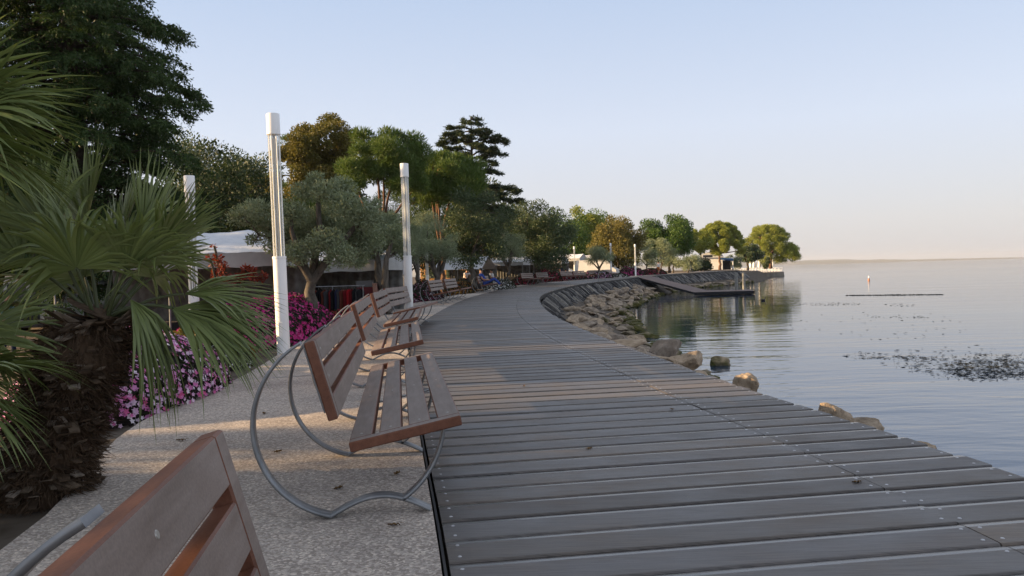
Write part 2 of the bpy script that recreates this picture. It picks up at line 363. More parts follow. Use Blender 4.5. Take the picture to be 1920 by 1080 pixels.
# boardwalk: stations along the left edge; each board runs square to the walk
rng = random.Random(4)
deck = MB(); screws = MB(); PW = .285; gap = .011
yl = -8.0; stations = []
while yl < 138:
    e = .05; t = Vector((float(LX(yl + e) - LX(yl - e)), 2 * e)).normalized()
    n_ = Vector((t.y, -t.x)); a = Vector((float(LX(yl)), yl)); w = 3.0
    # smooth the turning of the boards a little
    for _ in range(6):
        q = a + n_ * w; w += (float(RX(q.y)) - q.x) / max(.4, n_.x)
    stations.append((a, a + n_ * w)); yl += PW * t.y
def plank(p0, p1, q0, q1, zj, f0, f1):
    """p: station i (left,right), q: station i+1; f0..f1 the part of the width"""
    A = p0.lerp(p1, f0); Bq = p0.lerp(p1, f1); Cq = q0.lerp(q1, f1); D = q0.lerp(q1, f0)
    def prof(a, d_):
        v = d_ - a; L = v.length; v = v / L; ch = .010; lo = gap / 2; hi = L - gap / 2
        return [Vector((*(a + v * s_), gz((a + v * s_).y) + z_ + zj)) for s_, z_ in ((lo, -.04), (lo, -ch), (lo + .005, -.002), (lo + .012, 0), (hi - .058, 0), (hi - .030, -.0022), (hi - .004, -.0068), (hi, -.015), (hi, -.04))]
    s0 = prof(A, D); s1 = prof(Bq, Cq)
    deck.add(s0 + s1, [(j, j + 1, j + 10, j + 9) for j in range(8)] + [tuple(range(8, -1, -1)), tuple(range(9, 18))], [0, 0, 0, 0, 1, 1, 0, 0, 0, 0])
JF = .735
for i in range(len(stations) - 1):
    (p0, p1), (q0, q1) = stations[i], stations[i + 1]
    W = (p1 - p0).length; u = (p1 - p0) / W; z1 = rng.uniform(-.003, .003); z2 = rng.uniform(-.003, .003)
    jf = JF + rng.uniform(-.001, .001)
    plank(p0, p1, q0, q1, z1, 0, jf - .0012); plank(p0, p1, q0, q1, z2, jf + .0012, 1 + rng.uniform(-.006, .006))
    if -1 < p0.y < 17:
        tt = (q0 - p0)
        for f, zz in ((.05 / W, z1), (jf - .045 / W, z1), (jf + .05 / W, z2), (1 - .06 / W, z2)):
            for g_ in (.22, .72):
                c = p0.lerp(p1, f).lerp(q0.lerp(q1, f), g_)
                screws.disc((c.x, c.y, gz(c.y) + zz), .0095, .0025, 8)
M_deckedge = vary('planed_deck_edge', (.075, .072, .072), (.11, .108, .108), 2, .22, .6)
boardwalk = tag(deck.build('boardwalk', [M_deck, M_deckedge]), kind='structure')
tag(screws.build('screw_heads', mat('zinc', (.42, .42, .43), .35, .5, .7), boardwalk), kind='stuff')
b = MB()
ly = np.linspace(-8, 138, 260)
for off, z0, hw, hh in ((-.020, -.004, .006, .10),):
    b.sweep([(float(LX(y)) + off, y, gz(y) + z0 - hh / 2) for y in ly], [(hh / 2, hw), (-hh / 2, hw), (-hh / 2, -hw), (hh / 2, -hw)], 0, False, side=(0, 0, 1))
b.build('edge_strip', M_black, boardwalk)
b = MB()
b.sweep([(float(RX(y)) - .05, y, gz(y) - .13) for y in ly], [(.085, .03), (-.085, .03), (-.085, -.03), (.085, -.03)], 0, False, side=(0, 0, 1))
for f in (.06, .4, .73, .95):
    b.sweep([(*(p.lerp(q, f)), gz(p.y) - .105) for p, q in stations[::6]], [(.06, .05), (-.06, .05), (-.06, -.05), (.06, -.05)], 0, False, side=(0, 0, 1))
b.build('joist', mat('dark_joist', (.02, .019, .018), .8), boardwalk)

# ------------------------------------------------------------------ benches
def make_bench():
    root = empty('park_bench', (0, 0, 0), 0, 'x', 'bench', 'slatted benches on steel hoops along the boardwalk')
    LEN = 3.45
    # local axes: x = towards the lake, y = along the bench, origin under the hoop centre at the near end
    seat = MB(); ang = math.atan2(.11, .57); T = Matrix.Translation((.0, 0, .375)) @ Matrix.Rotation(-ang, 4, 'Y')
    D = .582; th = .052; eb = .085
    for y in (eb / 2, LEN - eb / 2): seat.box((D / 2, y, 0), (D, eb, th), T, 1, .006, top=0)
    sw = .117; sg = (D - 4 * sw) / 3
    for q in range(4): seat.box((sw / 2 + q * (sw + sg), LEN / 2, 0), (sw, LEN - 2 * eb, th), T, 1, .005, top=0)
    s = seat.build('seat', [M_face, M_edge], root)
    back = MB(); lean = math.atan2(.12, .44); T2 = Matrix.Translation((-.075, 0, .52)) @ Matrix.Rotation(-lean, 4, 'Y') @ Matrix.Rotation(PI / 2, 4, 'Y')
    # in T2: local -x points up the slope, +z to the front
    Hh = .415; bw = .115; bgap = (Hh - 3 * bw) / 2
    for y in (eb / 2, LEN - eb / 2): back.box((-Hh / 2, y, 0), (Hh, eb, th), T2, 1, .006, top=0)
    for q in range(3): back.box((-bw / 2 - q * (bw + bgap), LEN / 2, 0), (bw, LEN - 2 * eb, th), T2, 1, .005, top=0)
    bk = back.build('backrest', [M_face, M_edge], root)
    Rr = .485; sec = [(.040, .008), (-.040, .008), (-.040, -.008), (.040, -.008)]
    ring = MB(); pts = []
    def cp(a): return (Rr * math.cos(a), 0, Rr + Rr * math.sin(a))
    pts = [cp(R_(a)) for a in np.linspace(119, 257, 38)]
    x0, z0 = pts[-1][0], pts[-1][2]; x1 = .40
    pts2 = []
    for t in np.linspace(0, 1, 22):
        x = x0 + (x1 - x0) * t; pts2.append((x, 0, .012 + .088 * math.sin(PI * min(1, t)) ** 1.0))
    ring.sweep(pts, sec, 0, True, side=(0, 1, 0)); ring.sweep(pts2, sec, 0, True, side=(0, 1, 0))
    ring.sweep([cp(R_(a)) for a in np.linspace(-58, -6, 18)], sec, 0, True, side=(0, 1, 0))
    ring.sweep([(-.222, 0, .90), (-.168, 0, .70), (-.124, 0, .545)], [(.02, .004), (-.02, .004), (-.02, -.004), (.02, -.004)], 0, False, side=(0, 1, 0))
    ring.sweep([(.05, 0, .352), (.3, 0, .400), (.53, 0, .446)], [(.02, .004), (-.02, .004), (-.02, -.004), (.02, -.004)], 0, False, side=(0, 1, 0))
    for kx, y in enumerate((.10, 1.5, LEN - .58)):
        o = ring.build('hoop_leg', M_steel, root) if kx == 0 else o.copy()
        if kx: COL.objects.link(o)
        o.location = (0, y, 0)
    bolt = MB(); bolt.disc((0, 0, 0), .0085, .002, 12); zb = None
    M_bolt = mat('bolt_steel', (.38, .36, .33), .4, .5, .6)
    for y in (.17, 1.5, LEN - .58):
        for q in range(4):
            zb = bolt.build('bolt', M_bolt, s) if zb is None else zb.copy()
            if zb.name != 'bolt': COL.objects.link(zb)
            zb.matrix_local = T @ Matrix.Translation((sw / 2 + q * (sw + sg), y, th / 2))
    for y in (.17, 1.5, LEN - .58):
        for q in (1, 2):
            c = zb.copy(); COL.objects.link(c); c.parent = bk
            c.matrix_local = T2 @ Matrix.Translation((-bw / 2 - q * (bw + bgap), y, th / 2))
    return root
bench0 = make_bench()
benches = [(.032, -1.6, 9, 'bench cut off by the lower left corner, only its brown backrest in view'),
           (-.845, 3.98, 8.2, 'nearest complete slatted bench, its whole front hoop standing on the path'),
           (-1.56, 8.62, 7.6, 'second complete bench from the camera, behind the nearest complete one'),
           (-2.15, 13.1, 5.5, 'third complete bench, between the second one and the lamp at the red flowers'),
           (-2.55, 16.85, -1.0, 'fourth complete bench, its seat end just in front of the lamp at the red flowers'),
           (-2.95, 29.3, -3, 'bench in front of the dark red and white flowers, nearer of the two there'),
           (-2.70, 33.3, -4, 'bench at the end of the dark red and white flowers, farther of the two there'),
           (-1.75, 43.6, -8, 'bench on which the person in blue reclines'),
           (.85, 61.5, -17, 'bench just right of the white flower bed, left of the two side by side'),
           (2.15, 65.8, -19, 'bench left of the round dark red bush, right of the two side by side'),
           (4.7, 74.5, -23, 'pale bench between the round dark red bush and the grey lamp, left one'),
           (6.2, 78.0, -24, 'pale bench right beside the far grey lamp, in front of the stalls'),
           (8.3, 84, -25, 'far bench behind the pink bed, close to the white van'),
           (10.3, 88.5, -25, 'farthest bench, at the foot of the lamp by the yellow tree')]
for i, (x, y, a, lab) in enumerate(benches):
    if i == 0: bench0.location = (x, y, gz(y) - .006); bench0.rotation_euler = (0, 0, R_(a)); bench0['label'] = lab
    else: dup(bench0, (x, y, gz(y) - (.006 if i != 1 else .006)), R_(a), lab)

# ------------------------------------------------------------------ lamps
def make_lamp():
    root = empty('street_lamp', (0, 0, 0), 0, 'x', 'street lamp', 'white tubular lamps along the promenade')
    b = MB(); b.tube([(0, 0, z) for z in (0, .02, 1.64)], .105, 28); b.tube([(0, 0, 1.64), (0, 0, 1.675)], .112, 28); b.tube([(0, 0, .0), (0, 0, .015)], .15, 24)
    b.box((.0, -.104, .45), (.07, .012, .30), None, 0, .003); b.build('pole', M_white, root)
    b = MB(); b.tube([(0, 0, 1.675), (0, 0, 3.66)], .098, 24, cap=False); b.build('glass_tube', M_clearglass, root)
    b = MB()
    for q in range(6):
        a = 2 * PI * q / 6 + .3; b.tube([(.08 * math.cos(a), .08 * math.sin(a), 1.675), (.08 * math.cos(a), .08 * math.sin(a), 3.66)], .0105, 8)
    b.build('rod_cage', M_white, root)
    b = MB(); b.tube([(0, 0, 1.675), (0, 0, 3.66)], .022, 10); b.tube([(0, 0, 3.2), (0, 0, 3.6)], .034, 10); b.build('lamp_core', mat('lamp_core', (.32, .33, .34), .35, .5, .5), root)
    b = MB(); b.tube([(0, 0, 3.66), (0, 0, 3.685)], .110, 28); b.tube([(0, 0, 3.685), (0, 0, 3.99), (0, 0, 4.0)], [.106, .106, .098], 28); b.build('cap', M_white, root)
    return root
lamp0 = make_lamp()
def lean(o, deg):  # leaning poles
    o.rotation_euler = (0, -R_(deg), o.rotation_euler.z)
lamps = [((-3.77, 12.92, -.06), .7, 'tall white lamp nearest the camera, standing behind the first bench'),
         ((-2.62, 20.0, .07), .3, 'white lamp behind the fourth bench, at the red flowers'),
         ((-6.45, 16.0, -.62), .3, 'white lamp rising left over the market canopy, beside the dark conifer'),
         ((-7.1, 34.5, -.55), 0, 'white lamp half hidden in the olive leaves, before the clothes rails'),
         ((-5.5, 51.5, -.45), 0, 'thin white lamp behind the small round olive, right of the lamp by the red flowers'),
         ((-2.6, 70, .2), 0, 'lamp post before the sloping white canopy, near the man in white'),
         ((8.0, 100, .3), 0, 'grey far lamp standing before the pale stall roofs'),
         ((11.6, 92, .33), 0, 'far lamp at the foot of the yellow tree'),
         ((15.7, 100, .37), 0, 'far lamp at the magenta bed, its lower part sunlit')]
for i, (p, ln, lab) in enumerate(lamps):
    o = lamp0 if i == 0 else dup(lamp0, rz=i * .7)
    o.location = p; lean(o, ln); o['label'] = lab

# ------------------------------------------------------------------ sea wall, shore bank, boulders
rs = np.random.RandomState(11)
def rock_mesh(seed, sub=3, cuts=9, flat=.75):
    r = np.random.RandomState(seed)
    import bmesh
    bm = bmesh.new(); bmesh.ops.create_icosphere(bm, subdivisions=sub, radius=1.0)
    planes = [(Vector(r.normal(size=3)).normalized(), r.uniform(.38, .80)) for _ in range(cuts)]
    ph = r.uniform(0, 6, 9)
    for v in bm.verts:
        p = v.co.copy()
        for n_, d in planes:
            q = p.dot(n_)
            if q > d: p -= n_ * (q - d) * .92
        w = .05 * (math.sin(4.1 * p.x + ph[0]) * math.sin(3.7 * p.y + ph[1]) + math.sin(5.3 * p.z + ph[2]) * math.sin(4.9 * p.x + ph[3])) + .025 * math.sin(11 * p.y + ph[4]) * math.sin(12 * p.z + ph[5] + 3 * p.x)
        p *= 1 + w + .02 * math.sin(17 * p.x + ph[6] + 9 * p.z) * math.sin(19 * p.y + ph[7]); p.z *= flat; v.co = p
    me = bpy.data.meshes.new('boulder'); bm.to_mesh(me); bm.free()
    me.polygons.foreach_set('use_smooth', np.zeros(len(me.polygons), bool)); me.materials.append(M_stone)
    return me
ROCKS = [rock_mesh(s, 4, 11 + s % 6, .62 + .05 * (s % 4)) for s in range(12)]
def boulder(p, size, seed, label, group=None, rz=None, sq=(1, 1, 1)):
    o = bpy.data.objects.new('boulder', ROCKS[seed % 12]); COL.objects.link(o)
    o.location = p; r = random.Random(seed * 7 + 1)
    o.rotation_euler = (r.uniform(-.3, .3), r.uniform(-.3, .3), r.uniform(0, 6.28) if rz is None else rz)
    o.scale = (size * sq[0], size * sq[1], size * sq[2])
    return tag(o, label, 'boulder', group)

# the wall: long dark stones leaning side by side under the edge of the walk
wall = MB(); rw = random.Random(5)
y = 19.0
while y < 139:
    t = Vector((float(RX(y + .1) - RX(y - .1)), .2)).normalized(); n_ = Vector((t.y, -t.x))
    base = Vector((float(RX(y)), y)); w_av = float(WX(y)) - base.x
    st = rw.uniform(.20, .34) * (1 if y < 60 else 1.35); fade = min(1, (y - 17) / 6); g0 = gz(y) - .20
    tp = base + n_ * rw.uniform(.04, .16) + t * rw.uniform(-.06, .06); out_ = .45 + .75 * fade + rw.uniform(-.08, .1); sh_ = rw.uniform(.45, .95); zb = g0 - .55 - .55 * fade
    cut = [0, rw.uniform(.3, .65), 1]; P3 = lambda f: Vector((*(tp + n_ * out_ * f + t * sh_ * f), g0 + (zb - g0) * f + rw.uniform(-.04, .04)))
    wn = Vector((n_.x * .6, n_.y * .6, .8))
    for f0, f1 in zip(cut[:-1], cut[1:]):
        a_, b_ = P3(f0), P3(f1); lift = wn * rw.uniform(-.10, .12); ws = Vector((t.x, t.y, 0)) * st * rw.uniform(.36, .52); d_ = wn * rw.uniform(.10, .2)
        a_ = a_ + lift; b_ = b_ + lift; mid_ = (a_ + b_) / 2 + wn * rw.uniform(.0, .07)
        q_ = [a_ - ws, a_ + ws * rw.uniform(.6, 1), mid_ + ws, b_ + ws * rw.uniform(.6, 1), b_ - ws, mid_ - ws * rw.uniform(.7, 1.05)]
        wall.add(q_ + [v_ - d_ * 1.6 for v_ in q_], [(0, 1, 2, 5), (5, 2, 3, 4), (6, 11, 8, 7), (11, 10, 9, 8)] + [(k_, k_ + 6, (k_ + 1) % 6 + 6, (k_ + 1) % 6) for k_ in range(6)])
    y += st * t.y
tag(wall.build('sea_wall', M_slab), 'dark stone sea wall of leaning slabs curving under the boardwalk edge', 'sea wall')

g_b = 'boulders of the shore bank'
def rock_px(px, py, Y, size, seed, label, dz=-.6, sq=(1, 1, 1), rz=None):
    p = at(px, py, Y); zt_ = p.z - size * .55; zlow = ZW + .15
    q_ = zt_ - .30 * size - .28
    while q_ > zlow:   # the stones that carry it
        boulder((p.x + .05, p.y, q_), .46, seed + 3, 'low boulder carrying the top stones against the deck edge', 'boulders carrying the top stones'); q_ -= .42
    return boulder((p.x, p.y, zt_), size, seed, label, g_b, rz, sq)
# (the top of each stone is at the pixel)
rock_px(1716, 820, 6.1, .23, 3, 'small tan boulder nearest the camera, peeping over the boardwalk edge', sq=(1.05, .8, .8))
rock_px(1557, 757, 7.6, .26, 1, 'upright pointed tan boulder beside the rounded brown one', sq=(.8, .8, 1.2))
rock_px(1616, 777, 7.5, .30, 8, 'rounded dark brown boulder beside the pointed tan one', sq=(1, .9, .75))
rock_px(1603, 786, 7.2, .25, 5, 'flat pale boulder in front of the rounded brown boulder', sq=(1.1, .8, .5))
rock_px(1388, 704, 9.9, .36, 2, 'angular tan boulder standing alone between the small near group and the mossy stones', sq=(1.1, .8, .9))
rock_px(1350, 712, 9.8, .26, 9, 'low grey boulder just left of the angular tan one', sq=(1.5, .9, .5))
p = gnd(1348, 684, ZW, 0); boulder((p.x, p.y, ZW + .06), .46, 6, 'mossy dark boulder lying alone in the lake', g_b, .2, (1.0, .7, .8))
rock_px(1300, 682, 12.4, .42, 4, 'long mossy boulder sloping down to the water', sq=(1.5, .7, .6))
rock_px(1290, 655, 14.6, .42, 7, 'green mossy boulder at the waterline, right of the big tan block', sq=(1, .9, .8))
rock_px(1256, 668, 12.8, .34, 10, 'yellow-brown boulder under the big tan block', sq=(1.1, .9, .8))
rock_px(1243, 634, 15.6, .52, 11, 'big angular tan block topping the end of the bank', sq=(1.15, .9, .95))
rock_px(1195, 630, 14.6, .72, 0, 'broad pale boulder lying along the deck edge', sq=(1.5, .8, .6), rz=-.5)
rock_px(1150, 624, 16.0, .55, 3, 'flat pale boulder behind the broad one at the deck edge', sq=(1.5, .8, .5), rz=-.5)
rock_px(1225, 660, 12.6, .34, 9, 'grey-tan boulder at the deck edge, front of the yellow-brown one', sq=(1.2, .8, .7))
nr = 0; tries = 0; placed = []
while nr < 240 and tries < 9000:
    tries += 1
    y = 12.5 + rs.rand() ** 1.25 * 72; f = rs.rand()
    x0 = float(RX(y)) + (1.15 if y > 20 else .55); x1 = float(WX(y)) + .25
    x = x0 + (x1 - x0) * f; s = rs.uniform(.18, .50) * (1 if y < 50 else 1.25)
    if any((x - a) ** 2 + (y - b_) ** 2 < (.56 * (s + c_)) ** 2 for a, b_, c_ in placed): continue
    placed.append((x, y, s)); zt = gz(y) - .75 if y > 22 else -.38
    z = zt + (ZW - .02 - zt) * f ** .8
    low = z < ZW + .22
    boulder((x, y, z), s, int(rs.randint(900)), 'mossy olive-brown boulder at the waterline of the rock bank' if low else 'pale weathered boulder in the rock bank below the sea wall', 'mossy boulders along the waterline' if low else 'pale boulders heaped below the sea wall', None, (1.25, 1, .8))
    nr += 1
nr = 0
while nr < 46:
    y = rs.uniform(92, 136); f = rs.rand(); x0 = float(RX(y)) + 1.2; x1 = float(WX(y)) + .3; x = x0 + (x1 - x0) * f
    if 88 < y < 93: continue
    boulder((x, y, ZW + .5 * (1 - f)), rs.uniform(.4, .9), int(rs.randint(900)), 'brown boulder on the far shore beyond the jetty', 'boulders on the far shore beyond the jetty', None, (1.4, 1, .7)); nr += 1

# ------------------------------------------------------------------ foliage
def unit(n, r):
    d = r.normal(size=(n, 3)); return d / np.linalg.norm(d, axis=1, keepdims=True)
def leaf_quads(C, D, L, Wd, r):
    """rhombic leaves: base C, direction D, length L, width Wd"""
    n = len(C); S = np.cross(D, unit(n, r)); S /= np.linalg.norm(S, axis=1, keepdims=True) + 1e-9
    L = L * r.uniform(.7, 1.3, (n, 1)); Wd = Wd * r.uniform(.7, 1.3, (n, 1)); Nn = np.cross(D, S)
    V = np.stack([C, C + D * L * .5 + S * Wd * .5 + Nn * L * .06, C + D * L, C + D * L * .5 - S * Wd * .5 + Nn * L * .06], 1).reshape(-1, 3)
    return V, np.arange(4 * n).reshape(n, 4)
def fill_clumps(clumps, n, r, shell=.55):
    """random points through a list of ellipsoid clumps; also the outward direction"""
    c = np.array(clumps, float); vol = (c[:, 3] * c[:, 4] * c[:, 5]) ** .7; idx = r.choice(len(c), n, p=vol / vol.sum())
    d = unit(n, r); rad = r.rand(n, 1) ** shell
    return c[idx, :3] + d * rad * c[idx, 3:6], d, idx
def branches(mb, base, clumps, r, trunk_h, rad, frac=.8, lean=(0, 0), limbs=3, gn=.0, forkz=None, thin=.022):
    """one trunk, bent limbs out to the clumps"""
    base = Vector(base); top = base + Vector((lean[0], lean[1], trunk_h)); P_ = []; Rd = []
    for i in range(7):
        t = i / 6; p = base.lerp(top, t) + Vector((r.normal() * gn, r.normal() * gn, 0)) * math.sin(PI * t)
        P_.append(p); Rd.append(rad * (1.25 - .25 * min(1, t * 4)) * (1 - .38 * t))
    P_[0].z -= .25; mb.tube(P_, Rd, 10)
    order = list(range(len(clumps))); r.shuffle(order); order = order[:max(1, int(frac * len(order)))]
    # limbs: a few fat ones; the rest spring from them
    cl = [Vector(c[:3]) for c in clumps]; made = []
    for q, i in enumerate(order):
        tgt = cl[i]
        if q < limbs or not made: st = P_[-1] if forkz is None else P_[int(r.randint(3, 7))]; r0_ = rad * .58 if q < limbs else rad * .3
        else:
            best = min(made, key=lambda m_: (m_[0] - tgt).length); st, r0_ = best[0], best[1] * .75
        mid = st.lerp(tgt, .5) + Vector((r.normal() * .1, r.normal() * .1, .12 + r.normal() * .08)) * (tgt - st).length
        pts = [];  L = 6
        for k_ in range(L + 1):
            t = k_ / L; pts.append(st * (1 - t) ** 2 + mid * 2 * t * (1 - t) + tgt * t * t + Vector((r.normal(), r.normal(), r.normal())) * gn * .35 * math.sin(PI * t))
        rr = [max(thin, r0_ * (1 - .75 * k_ / L)) for k_ in range(L + 1)]
        mb.tube(pts, rr, 6); made.append((pts[3], rr[3])); made.append((pts[4], rr[4]))
def tree(name, base, clumps, leafmat, barkmat, label, cat='tree', n=9000, leaf=(.1, .05), seed=1, trunk_h=1.5, rad=.15, frac=.8, lean=(0, 0), limbs=3, gn=.05, up=.35, out=.7, droop=0, shell=.55, group=None, forkz=None, jit=1.0):
    """clumps are given relative to the base"""
    r = np.random.RandomState(seed); root = empty(name, base, 0, label, cat, group)
    mb = MB(); branches(mb, (0, 0, 0), clumps, r, trunk_h, rad, frac, lean, limbs, gn, forkz)
    mb.build('trunk', barkmat, root)
    Pn, d, idx = fill_clumps(clumps, n, r, shell)
    D = d * out + unit(n, r) * jit + np.array([0, 0, up - droop]); D /= np.linalg.norm(D, axis=1, keepdims=True)
    V, Fq = leaf_quads(Pn, D, leaf[0], leaf[1], r)
    np_mesh('crown', V, Fq, leafmat, root)
    return root
def ellip_clumps(c, R, n, cr, r, lo=-1.0, shell=.45, flat=.8, grow=.5):
    """clumps through an ellipsoid crown, thick at its skin"""
    o = []; k_ = 0
    while len(o) < n and k_ < 9999:
        k_ += 1
        d = unit(1, r)[0]
        if d[2] < lo: continue
        t = r.rand() ** shell
        p = np.array(c) + d * t * np.array(R); s = cr * r.uniform(1 - grow, 1 + grow)
        if o and min(np.linalg.norm(p - np.array(q[:3])) / (s + q[3]) for q in o) < .38: continue
        o.append((*p, s, s, s * flat))
    return o

L_olive = leaf_mat('olive_leaf', (.145, .185, .10), (.31, .355, .23), (.19, .23, .14), .25, 1.5, .5, .35)
L_oak = leaf_mat('holm_oak_leaf', (.036, .058, .026), (.105, .145, .066), (.055, .085, .034), .2, .8, .5, .35)
L_pine = leaf_mat('pine_needle', (.062, .112, .026), (.150, .210, .052), (.09, .138, .033), .25, .7)
L_stone = leaf_mat('stone_pine_needle', (.18, .22, .04), (.33, .36, .075), (.22, .25, .05), .3, .5)
L_gold = leaf_mat('yellowing_leaf', (.095, .088, .020), (.20, .165, .038), (.085, .09, .022), .3, .6)
L_cedar = leaf_mat('cedar_needle', (.030, .048, .022), (.075, .095, .042), (.042, .064, .03), .2, .5)
L_cypr = leaf_mat('cypress_needle', (.028, .052, .016), (.070, .115, .036), (.036, .068, .020), .3, .35)
L_green = leaf_mat('fresh_green_leaf', (.045, .092, .02), (.11, .185, .042), (.065, .118, .025), .3, .6)
L_hedge = leaf_mat('laurel_leaf', (.022, .040, .016), (.062, .088, .034), (.034, .054, .019), .2, .5)
L_ochre = leaf_mat('ochre_leaf', (.145, .125, .036), (.245, .21, .066), (.11, .11, .03), .3, .7)
BK_olive = bark_mat('olive_bark', (.05, .042, .034), (.17, .15, .125), 9)
BK_pine = bark_mat('pine_bark', (.06, .036, .026), (.20, .115, .075), 5)
BK_dark = bark_mat('dark_bark', (.025, .02, .016), (.09, .075, .06), 5)

# olives ---------------------------------------------------------
def olive(px_c, base, crown_c, crownR, nclump, cr, n, seed, label, trunk=(1.0, .2), leaf=(.085, .024), lean=(.1, 0), fat=1, lo=-.65):
    r = np.random.RandomState(seed)
    cl = ellip_clumps(crown_c, crownR, nclump, cr, r, lo, .5, .75, .4)
    return tree('olive_tree', base, cl, L_olive, BK_olive, label, 'tree', n, leaf, seed, trunk[0], trunk[1], .9, lean, 4, .10, .35, .6, 0, .6, 'olive trees along the promenade')
def rel(px, py, Y, b): q = at(px, py, Y); return (q.x - b[0], q.y - b[1], q.z - b[2])
b1 = at(590, 640, 17.2); b1 = (b1.x, 17.2, -.1)
r = np.random.RandomState(3)
cl = [(*rel(px, py, 17.2 + dy, b1), s, s, s * .72) for px, py, dy, s in [(455, 405, .1, .34), (482, 392, -.3, .32), (500, 425, .3, .36), (545, 400, -.3, .42), (560, 440, .5, .46), (575, 360, .2, .34), (612, 362, -.2, .38), (640, 352, .3, .34), (650, 390, -.4, .46), (605, 410, .6, .44), (612, 455, -.5, .46), (660, 440, .4, .48), (690, 410, -.2, .38), (690, 455, .3, .40), (560, 475, -.5, .38), (520, 455, .4, .38), (640, 480, -.6, .36), (590, 335, .1, .20), (700, 385, .2, .24), (630, 420, 1.1, .5), (580, 420, 1.2, .5), (540, 430, 1.0, .4), (475, 450, .2, .16), (600, 500, .2, .22), (670, 490, .5, .25)]]
tree('olive_tree', b1, cl, L_olive, BK_olive, 'large gnarled olive tree rising from the magenta flower bed behind the nearest lamp', 'tree', 30000, (.085, .026), 3, 1.25, .17, .85, (-.02, 0), 4, .12, .35, .6, 0, .6, 'olive trees along the promenade')
b2 = at(728, 600, 24); b2 = (b2.x, 24, -.2)
cl = [(*rel(px, py, 24 + dy, b2), s, s, s * .75) for px, py, dy, s in [(655, 455, .2, .5), (690, 440, -.4, .5), (720, 425, .3, .5), (690, 475, .3, .45), (740, 440, -.3, .45), (665, 480, -.5, .42), (720, 455, .5, .5), (755, 470, .1, .4), (700, 410, .1, .35), (735, 410, .4, .3), (640, 430, .4, .4)]]
tree('olive_tree', b2, cl, L_olive, BK_olive, 'olive tree with a thick trunk split in two, left of the second lamp', 'tree', 16000, (.09, .03), 5, .35, .26, .9, (0, 0), 2, .10, .3, .6, 0, .6, 'olive trees along the promenade')
b3 = at(818, 560, 36); b3 = (b3.x, 36, 0)
olive(0, b3, rel(812, 462, 36, b3), (1.05, 1.0, .95), 14, .55, 12000, 7, 'round olive tree on a pale trunk, right of the second lamp', (1.1, .2))
cl = [(*rel(px, py, 39 + dy, b3), s, s, s * .75) for px, py, dy, s in [(775, 430, 0, .7), (800, 415, 1, .7), (770, 460, .6, .6), (790, 445, -.6, .7)]]
bb = at(785, 560, 39); tree('olive_tree', (bb.x, 39, -.1), [(c[0] + b3[0] - bb.x, c[1] + b3[1] - 39, c[2] + .1, *c[3:]) for c in cl], L_olive, BK_olive, 'olive crown just behind the second lamp, left of the round olive', 'tree', 9000, (.1, .03), 8, 1.4, .16, .9, (0, 0), 3, .08, .3, .6, 0, .6, 'olive trees along the promenade')
b4 = at(952, 530, 60); b4 = (b4.x, 60, .15)
olive(0, b4, rel(948, 468, 60, b4), (1.45, 1.2, 1.25), 14, .7, 9000, 9, 'olive tree between the two big dark oaks, over the man in white', (1.4, .2), (.13, .04))
b5 = at(1122, 519, 86); b5 = (b5.x, 86, .3)
olive(0, b5, rel(1122, 482, 86, b5), (1.4, 1.3, .9), 12, .7, 7000, 10, 'small olive with warm-lit leaves in front of the white van', (1.0, .18), (.15, .05))
for px, py, Y, rx, rz_, sd_, lab in ((1212, 478, 112, 1.9, 1.9, 11, 'olive with golden leaves right of the sunlit lamp, left of the walking man'), (1240, 474, 116, 2.0, 2.2, 12, 'tall sunlit olive directly behind the walking man'), (1290, 490, 121, 2.1, 1.7, 13, 'dark spreading olive between the walking man and the kiosk'), (1262, 487, 125, 2.0, 2.0, 15, 'grey-green olive just right of the walking man'), (1374, 492, 172, 2.2, 1.5, 14, 'small dark tree before the terrace railing')):
    bb = at(px, 514, Y); bb = (bb.x, Y, gz(Y))
    cc = rel(px, py, Y, bb); olive(0, bb, (cc[0], cc[1], max(cc[2], 1.6)), (rx, rx, rz_), 13, .8, 7000, sd_, lab, (1.2, .16), (.2, .07), lo=-.8)

# mid-distance trees ---------------------------------------------
def px_tree(name, px, pyb, Y, zb, cpx, cpy, R, nc, cr, n, leaf, lm, bm_, seed, label, trunk, lo=-.8, limbs=4, up=.3, out=.7, shell=.55, flat=.8, gn=.08, rad=.2, frac=.7, cshell=.45, grow=.5, group=None):
    b = at(px, pyb, Y); b = (b.x, Y, zb); r = np.random.RandomState(seed)
    c = rel(cpx, cpy, Y, b); cl = ellip_clumps(c, R, nc, cr, r, lo, cshell, flat, grow)
    return tree(name, b, cl, lm, bm_, label, 'tree', n, leaf, seed, trunk, rad, frac, (0, 0), limbs, gn, up, out, 0, shell, group)
px_tree('holm_oak', 886, 545, 50, -.1, 896, 432, (2.0, 2.0, 2.5), 34, .75, 20000, (.15, .06), L_oak, BK_olive, 21, 'tall dark oak over the sloping white canopy', 2.0, -.9, rad=.2, group='dark oaks in the middle of the promenade')
px_tree('holm_oak', 1010, 530, 68, .15, 1012, 443, (2.65, 2.6, 2.75), 40, .9, 24000, (.18, .08), L_oak, BK_dark, 22, 'broad rounded dark oak against the sky, right of the others', 1.8, -.9, rad=.22, group='dark oaks in the middle of the promenade')
px_tree('umbrella_pine', 717, 560, 50, -.6, 718, 318, (2.9, 2.6, 2.75), 44, .72, 34000, (.28, .05), L_pine, BK_pine, 23, 'dark green pine with bare forked limbs and sky showing through, left of the second lamp', 4.6, -.55, 5, .8, 1.0, .7, .7, rad=.2, cshell=.35)
